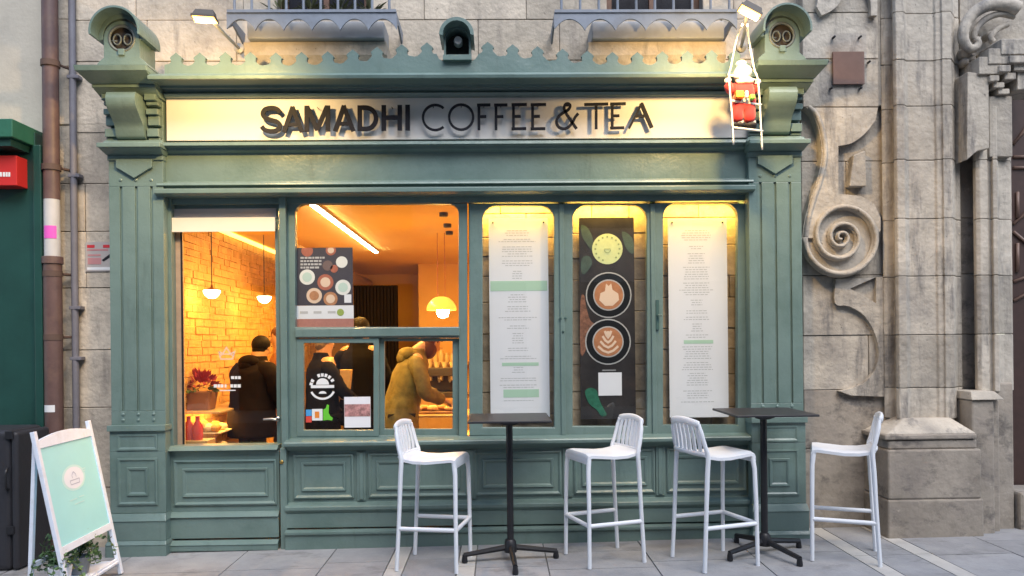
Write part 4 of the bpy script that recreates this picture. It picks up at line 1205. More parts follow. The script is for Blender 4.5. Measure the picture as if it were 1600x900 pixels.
# cup poster inside the upper window
yy = .046
x0, x1, z0, z1 = RECT(463, 551.5, 387, 514, yy)
th = thing('cup_poster', ((x0 + x1) / 2, yy, z0), 'poster of coffee cups on dark ground taped inside the upper window', 'poster')
H = z1 - z0; W = x1 - x0
MB().box(x0, x1, yy, yy + .002, z0 + H * .29, z1).build('dark_sheet', mat('poster_charcoal', (.055, .045, .055), rough=.5), th)
MB().box(x0, x1 + .003, yy, yy + .002, z0 + H * .125, z0 + H * .288).build('white_band', PAPER, th)
MB().box(x0, x1 + .003, yy, yy + .002, z0, z0 + H * .124).build('salmon_band', mat('salmon_print', (.42, .17, .13), rough=.6, var=.15, vscale=60), th)
CREAMD = mat('cup_white', (.74, .72, .68), rough=.5); ORD = mat('cup_orange', (.45, .20, .09), rough=.5, var=.2, vscale=60); REDD = mat('cup_red', (.40, .12, .07), rough=.5, var=.2, vscale=50)
MINTD = mat('cup_mint', (.50, .62, .55), rough=.5)
for (px, py, r, m1, m2) in ((480, 433, 12, CREAMD, MINTD), (508.5, 441, 12.5, REDD, FOAM), (536, 449, 12, CREAMD, MINTD), (491, 462, 12, FOAM, ORD), (516.5, 467, 11, ORD, FOAM), (534, 409.5, 9, CREAMD, None), (480, 392, 9, REDD, None), (517, 391, 8, REDD, FOAM), (512, 415, 8, mat('cup_dim', (.16, .10, .09)), None), (522, 420, 6, REDD, None)):
    q = P(px, py, yy); rr = min(r * (5.2 + yy) / F, z1 - q.z + 0 if False else 9)
    rr = r * (5.2 + yy) / F
    n = 22
    def clipd(rad_, lay, m, nm):
        pts = [(max(x0 + .001, min(x1 - .001, q.x + rad_ * math.cos(2 * math.pi * k / n))), max(z0 + H * .292, min(z1 - .001, q.z + rad_ * math.sin(2 * math.pi * k / n)))) for k in range(n)]
        MB().prism(pts, yy - .0012 * lay, yy - .0012 * lay + .0008).build(nm, m, th)
    clipd(rr, 1, m1, 'cup_print')
    if m2: clipd(rr * .62, 2, m2, 'coffee_print')
tp = MB()
for k in range(4):
    zz = z1 - H * (.135 + .04 * k); L = (.42, .38, .38, .30)[k]
    x = x0 + W * .08
    while x < x0 + W * (.08 + L):
        l = random.uniform(.012, .03); tp.add([(x, yy - .003, zz), (x + l, yy - .003, zz), (x + l, yy - .003, zz + .013), (x, yy - .003, zz + .013)], [(0, 1, 2, 3)]); x += l + .005
for u in (.06, .3, .55):
    tp.add([(x0 + W * u, yy - .0006, z0 + H * .19), (x0 + W * (u + .14), yy - .0006, z0 + H * .19), (x0 + W * (u + .14), yy - .0006, z0 + H * .22), (x0 + W * u, yy - .0006, z0 + H * .22)], [(0, 1, 2, 3)])
tag(tp.build('printed_lines', mat('pale_ink', (.48, .46, .46), rough=.8), th), kind='stuff')
q = P(532, 488, yy); MB().disc(q.x, q.z, 5.5 * s_, yy - .0016, yy - .0008, 18).build('green_seal', mat('green_seal', (.30, .38, .08)), th)
a_, b_, c_, d_ = RECT(538, 549, 460, 473, yy); MB().box(a_, b_, yy - .0016, yy - .0008, c_, d_).build('blank_white_square', PAPER, th)

# stickers on the lower casement
yy = .012
WHITEI = mat('white_vinyl', (.72, .72, .72), rough=.6)
q = P(504, 604, yy); s2 = (5.2 + yy) / F
em = MB()
em.ribbon(arc(q.x, q.z, 19 * s2, 205, 335, 18), 3.2 * s2, yy - .0008, yy)
for a0 in (25, 47, 66, 84, 102, 124, 143, 160):
    if a0 == 124: continue
    em.ribbon(arc(q.x, q.z, 18 * s2, a0, a0 + 13, 4), 5 * s2, yy - .0008, yy)
em.ribbon([(q.x - 18 * s2, q.z + .0), (q.x + 18 * s2, q.z + .0)], 4.5 * s2, yy - .0016, yy - .0009)
em.prism(arc(q.x, q.z + 3 * s2, 10 * s2, 0, 180, 12), yy - .0008, yy)
em.prism(arc(q.x, q.z - 11 * s2, 6 * s2, 0, 180, 8, 4 * s2), yy - .0008, yy)
tag(em.build('round_sticker', WHITEI), 'round white vinyl emblem stuck on the left casement glass', 'sticker')
st_ = thing('colour_sticker', P(500, 660, yy), 'small multicoloured sticker of blue, red, orange and green shapes on the casement', 'sticker')
def sq(a, b, t, bt, m, nm, lay=0, pts=None):
    if pts: MB().prism(pxs(pts, yy), yy - .0008 * (lay + 1), yy - .0008 * lay - .0001).build(nm, m, st_)
    else:
        k = RECT(a, b, t, bt, yy); MB().box(k[0], k[1], yy - .0008 * (lay + 1), yy - .0008 * lay - .0001, k[2], k[3]).build(nm, m, st_)
sq(478, 487, 640, 650, mat('stk_blue', (.06, .30, .62)), 'blue_patch')
sq(478, 487, 650.5, 660, mat('stk_red', (.62, .06, .04)), 'red_patch')
sq(487.5, 504, 639, 657, WHITEI, 'white_patch')
sq(492, 499, 643, 653, mat('stk_orange', (.70, .22, .03)), 'orange_patch', 1)
sq(0, 0, 0, 0, mat('stk_green', (.12, .50, .03)), 'green_shape', 0, [(505, 640), (509, 638), (511, 632), (514, 633), (513.5, 645), (516, 650), (520, 653), (519, 657), (512, 656), (505, 657)])
x0, x1, z0, z1 = RECT(538, 579, 620, 668, yy)
t = thing('photo_flyer', ((x0 + x1) / 2, yy, z0), 'white flyer with a pink food photograph stuck on the left casement', 'flyer')
MB().box(x0, x1, yy, yy + .001, z0, z1).build('sheet', PAPER, t)
MB().box(x0 + .002, x1 - .002, yy - .0012, yy - .0003, z0 + (z1 - z0) * .36, z0 + (z1 - z0) * .76).build('photo', mat('pink_photo', (.40, .20, .19), rough=.5, var=.9, vscale=38), t)
# vinyl on the door glass
yy = .048
t = thing('door_vinyl', P(352, 610, yy), 'faint white crown emblem and lettering lines on the door glass', 'sticker')
FAINT = mat('faint_vinyl', (.62, .52, .42), rough=.7)
em = MB()
em.ribbon(pxs(arc(354, 558, 11, 0, 180, 10, -5), yy), 1.6 * s2, yy - .0005, yy)
em.ribbon(pxs([(342, 549), (345, 561), (363, 561), (367, 549), (360, 553), (354, 543), (348, 553), (342, 549)], yy), 2.0 * s2, yy - .0011, yy - .0006)
em.build('emblem', FAINT, t)
tx = MB()
for (py, segs, hh) in ((590, ((361, 366), (367, 371), (372, 376)), 4.5), (603, ((334, 339), (340, 344), (345, 349), (351, 354), (360, 364), (365, 370), (371, 376)), 5), (610, ((343, 368),), 1.6)):
    for (a, b) in segs:
        k = RECT(a, b, py - hh / 2, py + hh / 2, yy)
        tx.box(k[0], k[1], yy - .0005, yy, k[2], k[3])
tag(tx.build('lettering', WHITEI, t), kind='stuff')

# ================================================================== LEFT: NEIGHBOUR SHOP, PIPES, NOTICE
yN = -0.02
nb_ = thing('neighbour_shopfront', (P(30, 870, yN).x, yN, gz(-3.3)), 'dark green painted shopfront next door with flat canopy', 'shop')
xa, xb = P(-120, 500, yN).x - 4.5, P(66, 500, yN).x
MB().box(xa, xb - .055, yN + .03, YW - .006, 0, P(30, 205, yN).z).build('panel', DGREEN, nb_, bevel=.004)
MB().box(xb - .054, xb - .0, yN, YW - .006, 0, P(62, 226, yN).z).build('edge_post', DGREEN, nb_, bevel=.006)
MB().box(xa, xb - .06, yN + .012, yN + .0295, P(30, 700, yN).z, P(30, 688, yN).z).build('rail', DGREEN, nb_, bevel=.003)
MB().box(xa, xb - .06, yN + .012, yN + .0295, P(30, 850, yN).z, P(30, 842, yN).z).build('rail', DGREEN, nb_, bevel=.003)
cn = MB()
c0 = P(19, 185, -.22)
cz0, cz1 = P(19, 214, -.22).z, P(19, 185, -.22).z
cn.prism([(xa, -.22), (c0.x, -.22), (c0.x, YW - .006), (xa, YW - .006)], cz0, cz1, axis='z')
cn.build('canopy', mat('green_canopy', (.022, .115, .07), rough=.45, var=.25, vscale=6), nb_, bevel=.006)
MB().box(xa, c0.x - .03, -.19, YW - .01, cz0 - .05, cz0 - .001).build('canopy_soffit', DGREEN, nb_)
rsn = thing('red_sign', P(20, 292, -.05), 'red box sign with white lettering projecting from the dark green shopfront', 'sign')
RED = mat('red_sign_face', (.52, .025, .022), rough=.4)
x0, x1, z0, z1 = RECT(-60, 26, 243, 290, -.11)
MB().box(x0, x1, -.11, yN + .028, z0, z1).build('box', RED, rsn, bevel=.004)
wl2 = MB()
for (a, b) in ((-8, -3), (-1, 3), (4.5, 8), (9, 12), (13, 16)):
    k = RECT(a, b, 269, 276, -.1115); wl2.box(k[0], k[1], -.1125, -.1112, k[2], k[3])
wl2.build('white_lettering', WHITEI, rsn)
# downpipe
PIPE = mat('brown_pipe_paint', (.115, .066, .058), rough=.5, var=.25, vscale=8, stain=(.20, .12, .08), sscale=5, samt=.5)
yP = 0.02
dpv = thing('downpipe', (P(82, 870, yP).x, yP, gz(-3)), 'brown painted rain downpipe with white repaired section and pink sticker', 'pipe')
def ppt(px, py): return P(px, py, yP)
rr = 11.5 * (5.2 + yP) / F
xp = lambda py: P(82, py, yP).x
X_ = P(82.5, 450, yP).x
zt0 = P(82, -60, yP).z; zA, zB = P(82, 312, yP).z, P(82, 402, yP).z
MB().tube([(X_, yP, zA + .0), (X_, yP, zt0)], rr, 18).build('upper_pipe', PIPE, dpv, smooth=True)
MB().tube([(X_, yP, zB), (X_, yP, zA - .0005)], rr * .98, 18).build('white_section', mat('white_pipe', (.52, .50, .48), rough=.5, var=.1, vscale=10), dpv, smooth=True)
MB().tube([(X_, yP, gz(X_) + .001), (X_, yP, zB - .001)], rr * 1.12, 18).build('lower_pipe', PIPE, dpv, smooth=True)
MB().lathe([(rr * 1.15, -.05), (rr * 1.3, -.045), (rr * 1.3, .0), (rr * 1.15, .004)], (X_, yP, zB), 18).build('collar', PIPE, dpv, smooth=True)
for py in (262, 428, 527, 100):
    zc2 = P(82, py, yP).z
    MB().lathe([(rr * 1.18, -.02), (rr * 1.18, .02)], (X_, yP, zc2), 18).build('clamp', mat('rust', (.10, .06, .045), rough=.8), dpv, smooth=True)
    MB().tube([(X_ + rr, yP + .03, zc2), (X_ + rr + .035, YW - .004, zc2)], .010, 6).build('clamp_bolt', mat('rust', (.10, .06, .045)), dpv)
k = RECT(78, 96, 352, 372, yP - rr)
stp = MB()
n = 6
for i in range(n):
    a0, a1 = rad(-125 + 95 * i / n), rad(-125 + 95 * (i + 1) / n)
    R2 = rr * 1.02
    v = [(X_ + R2 * math.cos(a), yP + R2 * math.sin(a), z) for a in (a0, a1) for z in (k[2], k[3])]
    stp.add(v, [(0, 2, 3, 1)])
stp.build('pink_sticker', mat('pink_sticker', (.72, .10, .48), rough=.5), dpv)
k = RECT(75, 93, 633, 644, yP - rr)
stp = MB()
for i in range(n):
    a0, a1 = rad(-135 + 80 * i / n), rad(-135 + 80 * (i + 1) / n)
    R2 = rr * 1.14
    stp.add([(X_ + R2 * math.cos(a), yP + R2 * math.sin(a), z) for a in (a0, a1) for z in (k[2], k[3])], [(0, 2, 3, 1)])
stp.build('white_sticker', WHITEI, dpv)
# grey conduit
cdt = thing('wall_conduit', (P(117, 870, .1).x, .1, gz(-3)), 'thin grey cable conduit clipped to the stone wall beside the downpipe', 'conduit')
CON = mat('grey_conduit', (.16, .155, .18), rough=.6, var=.2, vscale=10)
xc_ = P(117, 450, .1).x; rc = 5 * 5.3 / F
MB().tube([(xc_, .1, gz(xc_) + .001), (xc_, .1, P(117, -60, .1).z)], rc, 12).build('tube', CON, cdt, smooth=True)
for py in (121, 275, 481, 560):
    q = P(117, py, .1)
    MB().box(xc_ - rc * 1.3, xc_ + rc * 2.2, .1 - rc * 1.05, YW - .005, q.z - .012, q.z + .012).build('clip', CON, cdt, bevel=.003)
# alarm notice
yy = YW - .012
x0, x1, z0, z1 = RECT(134, 173, 378, 424, yy)
t = thing('camera_notice', ((x0 + x1) / 2, yy, z0), 'clear notice with red bars and a black camera drawing on the stone wall', 'sign')
MB().box(x0, x1, yy, YW - .006, z0, z1).build('plate', mat('notice_plate', (.42, .38, .36), rough=.3), t)
NR = mat('notice_red', (.55, .03, .04), rough=.5); NP = mat('notice_pink', (.48, .22, .22), rough=.5)
W = x1 - x0; H = z1 - z0
for (u0, u1, v0, v1, m, nm) in ((.06, .36, .80, .90, NR, 'red_bar'), (.70, .98, .80, .90, NR, 'red_bar'), (.06, .9, .70, .76, NP, 'pink_bar'), (.08, .60, .52, .58, NP, 'pink_bar'), (.08, .62, .24, .46, NP, 'pink_bar'), (.05, .98, .05, .14, WHITEI, 'white_bar')):
    MB().box(x0 + W * u0, x0 + W * u1, yy - .0012, yy - .0003, z0 + H * v0, z0 + H * v1).build(nm, m, t)
MB().prism([(x0 + W * .64, z0 + H * .38), (x0 + W * .72, z0 + H * .33), (x0 + W * .98, z0 + H * .48), (x0 + W * .95, z0 + H * .58)], yy - .0014, yy - .0003).build('camera_drawing', BLACKM, t)
# dark hard case standing at the edge
CASE = mat('dark_case', (.022, .022, .028), rough=.55, bump=.2, bscale=50)
g_ = G(14, 893)
xw0, xw1 = P(-70, 780, g_.y).x, P(27, 780, g_.y).x
zt = P(10, 672, g_.y).z
t = thing('trunk_case', ((xw0 + xw1) / 2, g_.y + .2, gz(g_.x)), 'tall dark grey hard shell case standing before the dark green shopfront', 'case')
bm_ = MB(); bm_.box(xw0, xw1 - .045, g_.y, g_.y + .36, gz(g_.x) + .0, zt - .0); bm_.build('shell', CASE, t, bevel=.035, seg=4)
MB().box(xw1 - .044, xw1, g_.y + .004, g_.y + .356, gz(g_.x) + .004, zt - .015).build('lid', CASE, t, bevel=.03, seg=4)
hz = P(20, 748, g_.y).z
hh_ = MB(); hh_.tube(catmull([(xw1 - .055, g_.y - .001, hz + .07), (xw1 - .05, g_.y - .03, hz + .05), (xw1 - .05, g_.y - .035, hz), (xw1 - .05, g_.y - .03, hz - .05), (xw1 - .055, g_.y - .001, hz - .07)], 4), .008, 8)
hh_.build('handle', BLACKM, t, smooth=True)
for dz in (.25, -.35):
    MB().box(xw1 - .07, xw1 - .02, g_.y - .008, g_.y + .003, hz + dz, hz + dz + .05).build('latch', BLACKM, t, bevel=.003)

# ================================================================== RIGHT: CHURCH FRONT
ch = thing('church_front', (P(1450, 840, .1).x, .2, gz(3.0)), 'weathered carved stone church front with scroll, pilaster and portal jamb', 'church')
YC = 0.12
xw0, xw1 = P(1254, 450, YC).x, P(1760, 450, YC).x
MB().box(xw0 - .2, P(1560, 450, YC).x, YC + .025, YC + .4, 0, ztop + .4).build('mortar_bed', MORTAR, ch)
MB().box(P(1740, 450, YC).x, 9.0, YC - .05, YC + .4, 0, ztop + .4).build('far_wall', CHURCH, ch)
jz = [0.0] + [P(1330, p, YC).z for p in (700, 609, 524, 430, 342, 252, 167, 92, 20, -60)] 
blocks(xw0, P(1400, 450, YC).x, 0, ztop + .2, jz[:3], YC, YC + .06, CHURCHD, ch, .5, .9)
blocks(xw0, P(1400, 450, YC).x, 0, ztop + .2, jz[2:8], YC, YC + .06, CHURCH, ch, .6, 1.0)
UP = .045
blocks(P(1254, 100, UP).x, P(1373, 100, UP).x, 0, ztop + .2, [P(1330, p, UP).z for p in (167, 92, 20, -60)], UP, YC + .06, CHURCH, ch, .5, .9)
# strip between pilaster and portal
blocks(P(1480, 450, YC).x, P(1545, 450, YC).x, 0, ztop + .2, jz, YC + .0, YC + .06, CHURCHD, ch, .5, .9)
# moulded pilaster, one drum per course
def plan(pts):      # (px, depth) pairs -> plan polygon
    return [(P(px, 450, d).x, d) for px, d in pts]
pil = plan([(1380, .13), (1380, .075), (1386, .06), (1398, .06), (1399, -.02), (1404, -.045), (1416, -.045), (1420, -.015), (1462, -.015), (1466, -.03), (1474, -.035), (1476, -.05), (1490, -.05), (1492, -.02), (1496, .05), (1502, .06), (1502, .13)])
zbase = P(1450, 655, -.05).z
pz = [zbase] + [P(1450, p, -.04).z for p in (606, 523, 431, 341, 249, 164, 93, 19, -60)]
for i in range(len(pz) - 1):
    d = random.uniform(-.003, .003)
    MB().prism([(x, y + d if y < .12 else y) for x, y in pil], pz[i] + .002, pz[i + 1] - .002, axis='z').build('pilaster_stone', CHURCH, ch, bevel=.005)
# pedestal
def ped(a, b, t, bt, yf, nm='pedestal_stone', m=CHURCHD, bev=.012):
    x0, x1, z0, z1 = RECT(a, b, t, bt, yf)
    return MB().box(x0, x1, yf, YC + .01, max(z0, gz(x0) - .05), z1 - .002).build(nm, m, ch, bevel=bev)
yp = -.19
x0, x1, z0, z1 = RECT(1386, 1526, 659, 678, yp)
i0 = P(1412, 659, -.06).x; i1 = P(1485, 659, -.06).x
MB().frustum((x0, x1, yp, YC + .01), (i0, i1, -.065, YC + .01), z0, z1 + .012).build('pedestal_stone', CHURCH, ch, bevel=.008)
ped(1383, 1527, 678, 687, yp - .015, bev=.01)
ped(1388, 1527, 687, 702, yp - .002)
ped(1388, 1534, 702, 780, yp - .02)
ped(1388, 1538, 780, 850, yp - .024)
ped(1375, 1387, 690, 845, yp + .12)
# portal jamb: plan with steps, one piece per course
jam = plan([(1522, .13), (1522, .02), (1526, -.03), (1533, -.05), (1544, -.05), (1546, -.03), (1550, -.03), (1553, -.06), (1560, -.065), (1562, -.02), (1568, -.01), (1580, -.01), (1582, .05), (1582, .20), (1580, .30), (1500, .30), (1500, .13)])
zj = [P(1550, p, -.04).z for p in (612, 522, 430, 342, 250, 167)]
for i in range(len(zj) - 1):
    MB().prism(jam, zj[i] + .002, zj[i + 1] - .002, axis='z').build('jamb_stone', CHURCH, ch, bevel=.005)
# jamb pedestal
x0, x1, z0, z1 = RECT(1519, 1552, 612, 625, -.17)
MB().frustum((x0, x1 + .08, -.17, .3), (x0 + .01, x1 + .03, -.14, .3), z0, z1).build('jamb_pedestal_stone', CHURCH, ch, bevel=.006)
MB().box(x0 + .01, x1 + .02, -.15, .3, gz(3) - .05, z0 - .002).build('jamb_pedestal_stone', CHURCHD, ch, bevel=.012)
MB().box(x1 + .021, x1 + .09, -.10, .3, gz(3) - .05, z0 - .002).build('jamb_pedestal_stone', CHURCHD, ch, bevel=.012)
MB().box(x1 + .091, P(1583, 700, -.03).x, -.04, .3, gz(3) - .05, z1 + .05).build('jamb_pedestal_stone', CHURCHD, ch, bevel=.012)
MB().box(P(1590, 800, -.05).x, P(1700, 800, -.05).x, -.08, .2, gz(3) - .05, P(1595, 768, -.05).z).build('door_step', CHURCHD, ch, bevel=.02)
# eared architrave at the top, stepping in
ear = MB()
x0, x1, z0, z1 = RECT(1512, 1543, 112, 248, -.10)
MB().prism(pxs([(1511, 250), (1512, 112), (1545, 116), (1546, 232), (1527, 236)], -.11), -.11, .12).build('ear_stone', CHURCH, ch, bevel=.006)
for (a, b, t, bt, yf) in ((1546, 1582, 150, 245, -.06), (1530, 1566, 88, 116, -.13), (1545, 1580, 75, 100, -.14), (1565, 1640, 60, 85, -.15), (1547, 1562, 117, 127, -.135), (1553, 1570, 128, 137, -.11), (1560, 1578, 138, 147, -.09), (1562, 1580, 101, 112, -.15), (1570, 1588, 113, 124, -.12), (1578, 1640, 86, 98, -.16), (1585, 1640, 99, 110, -.13), (1590, 1640, 111, 140, -.10)):
    x0, x1, z0, z1 = RECT(a, b, t, bt, yf)
    MB().box(x0, x1, yf, YC + .01, z0 + .001, z1 - .001).build('architrave_stone', CHURCH, ch, bevel=.006)
x0, x1, z0, z1 = RECT(1500, 1660, -60, 88, .09)
MB().box(x0, x1, .09, YC + .011, z0, z1).build('lunette_stone', CHURCH, ch, bevel=.004)
# carved C-scroll above the portal
scp = catmull([(1590, 14), (1570, 7), (1545, 8), (1522, 20), (1508, 40), (1505, 60), (1512, 74), (1522, 76), (1528, 68), (1524, 60)], 5)
n = len(scp)
MB().tube([P(p[0], p[1], -.05) for p in scp], [.05 - .028 * i / n for i in range(n)], 10).build('carved_scroll', CHURCH, ch, smooth='all')
scp = catmull([(1585, 26), (1562, 22), (1540, 30), (1525, 46), (1522, 60), (1530, 62)], 5)
MB().tube([P(p[0], p[1], -.03) for p in scp], .022, 8).build('carved_scroll', CHURCH, ch, smooth='all')
scp = catmull([(1575, 38), (1558, 46), (1548, 58), (1552, 66)], 5)
MB().tube([P(p[0], p[1], -.02) for p in scp], .020, 8).build('carved_scroll', CHURCH, ch, smooth='all')
for (px, py, r) in ((1508, 84, .045), (1516, 94, .035), (1506, 98, .03), (1546, 56, .03)):
    q = P(px, py, .02)
    lump((q.x, .03, q.z - r), r, .06, r, int(px)).build('carved_leaf', CHURCH, ch, smooth='all')
scp = catmull([(1600, 78), (1590, 74), (1572, 68), (1560, 66)], 4)
q0 = P(1596, 30, -.02)
lun = MB(); lun.tube([P(1560 + 60 * math.sin(rad(t)), 82 - 4 - 10 * (1 - math.cos(rad(t))) * 3.0, -.06) for t in range(10, 86, 8)], .03, 10)
lun.build('carved_moulding', CHURCH, ch, smooth='all')
# plank door in the portal with carved ribs
DOORB = mat('dark_brown_door', (.045, .022, .018), rough=.5, var=.3, vscale=12)
x0, x1 = P(1578, 500, .22).x, P(1720, 500, .22).x
pd = MB().box(x0, x1, .22, .28, gz(3) + .1, P(1600, 110, .22).z).build('portal_door', DOORB, ch)
RIB = mat('door_rib', (.16, .10, .08), rough=.5)
for (pa, pb) in (((1584, 245), (1640, 245)), ((1584, 262), (1640, 262)), ((1584, 350), (1640, 300)), ((1584, 362), (1640, 410)), ((1584, 440), (1640, 420)), ((1584, 470), (1640, 440)), ((1584, 225), (1620, 180)), ((1590, 300), (1590, 340)), ((1590, 380), (1590, 425))):
    MB().tube([P(pa[0], pa[1], .212), P(pb[0], pb[1], .212)], .012, 6).build('rib', RIB, pd, smooth='all')
# scroll buttress
yV = 0.015
left = catmull([(1258, 168), (1262, 170), (1272, 182), (1281, 210), (1284, 245), (1277, 280), (1266, 312), (1257, 345), (1253.5, 372)], 5)
outl = left + [(1277, 372)] + catmull([(1277, 370), (1282, 346), (1296, 327), (1316, 322), (1342, 329), (1361, 346), (1372, 366)], 4) + [(1376, 360), (1376, 340), (1366, 318), (1345, 306), (1310, 303), (1310, 228)] + catmull([(1310, 228), (1332, 223), (1352, 208), (1368, 188)], 4)[1:] + [(1372, 168)]
MB().prism(pxs(outl, yV + .03), yV + .03, YC + .005).build('scroll_stone', CHURCH, ch, bevel=.006)
MB().tube([P(p[0] + 5, p[1], yV + .03) for p in left], .017, 10).build('scroll_edge', CHURCH, ch, smooth='all')
MB().prism(pxs([(1325, 292), (1332, 243), (1350, 236), (1352, 292)], .07), .05, YC + .005).build('tapered_stone', CHURCH, ch, bevel=.008)
q = P(1316, 370, yV)
sv = (5.2 + yV) / F
MB().disc(q.x, q.z, 59 * sv, yV + .055, YC + .006, 48).build('volute_disc', CHURCH, ch, bevel=.01)
sp = []; rr_ = []
RT = [(0, 58), (.25, 58.5), (.5, 56), (.75, 48), (1, 39), (1.25, 33), (1.5, 27.5), (1.75, 21), (2, 16.5), (2.25, 14), (2.5, 10.5), (2.75, 7.5), (3.0, 5), (3.3, 2.5)]
for i in range(150):
    u = 3.3 * i / 149
    for j in range(len(RT) - 1):
        if RT[j][0] <= u <= RT[j + 1][0]:
            f_ = (u - RT[j][0]) / (RT[j + 1][0] - RT[j][0]); R_ = RT[j][1] * (1 - f_) + RT[j + 1][1] * f_; break
    an = rad(180) + u * 2 * math.pi
    sp.append((q.x + R_ * sv * math.cos(an), yV + .012, q.z + R_ * sv * math.sin(an)))
    rr_.append((3.9 - .65 * u) * sv)
MB().tube(sp, rr_, 10, flat=1.0).build('volute_spiral', CHURCH, ch, smooth='all')
MB().tube([(p[0], yV + .04, p[2]) for p in sp], [r * 1.5 for r in rr_], 10).build('volute_spiral_root', CHURCH, ch, smooth='all')
# concave bracket under the volute
arcp = catmull([(1306, 436), (1305, 474), (1325, 478), (1347, 490), (1362, 510), (1371, 534), (1373, 556), (1367, 578), (1352, 597), (1334, 606), (1311, 611)], 4)
outl = arcp + [(1330, 618), (1384, 620), (1384, 432)]
MB().prism(pxs(outl, .082), .082, YC + .004, holes=[pxs([(1328, 451), (1369, 433), (1369, 474), (1350, 462)], .082)]).build('bracket_stone', CHURCH, ch, bevel=.005)
# fragment of carved ornament at the top
arcp = catmull([(1284, 24), (1300, 16), (1312, 4), (1318, -14), (1335, -30), (1352, -20), (1360, 0), (1361, 24)], 4)
MB().prism(pxs(arcp + [(1371, 24), (1371, -60), (1290, -60), (1276, 10)], .0), .0, UP - .005).build('ornament_stone', CHURCH, ch, bevel=.008)
MB().box(P(1362, 50, .08).x, P(1378, 50, .08).x, .08, YC + .01, P(1370, 165, .08).z, ztop + .2).build('border_stone', CHURCH, ch, bevel=.006)
# plaque
yy = .012
x0, x1, z0, z1 = RECT(1297, 1354, 52, 140, yy)
t = thing('wall_plaque', ((x0 + x1) / 2, yy, z0), 'brown plaque behind clear acrylic sheet bolted to the church wall', 'plaque')
k = RECT(1301, 1350, 81, 132, yy + .02)
MB().box(k[0], k[1], yy + .012, UP - .005, k[2], k[3]).build('brown_plate', mat('brown_plaque', (.20, .115, .085), rough=.5, var=.12, vscale=20), t, bevel=.002)
MB().add([(x0, yy, z0), (x1, yy, z0), (x1, yy, z1), (x0, yy, z1)], [(0, 1, 2, 3)]).build('acrylic_sheet', glass_mat('acrylic', (.90, .90, .92), 1.45, 1.6), t)
for (px, py) in ((1304, 57), (1345, 57), (1294, 96), (1359, 96), (1300, 137), (1346, 137)):
    q = P(px, py, yy)
    MB().lathe([(.008, .028), (.008, -.004), (.005, -.008)], (q.x, yy, q.z), 10, axis='y').build('bolt', BLACKM, t)
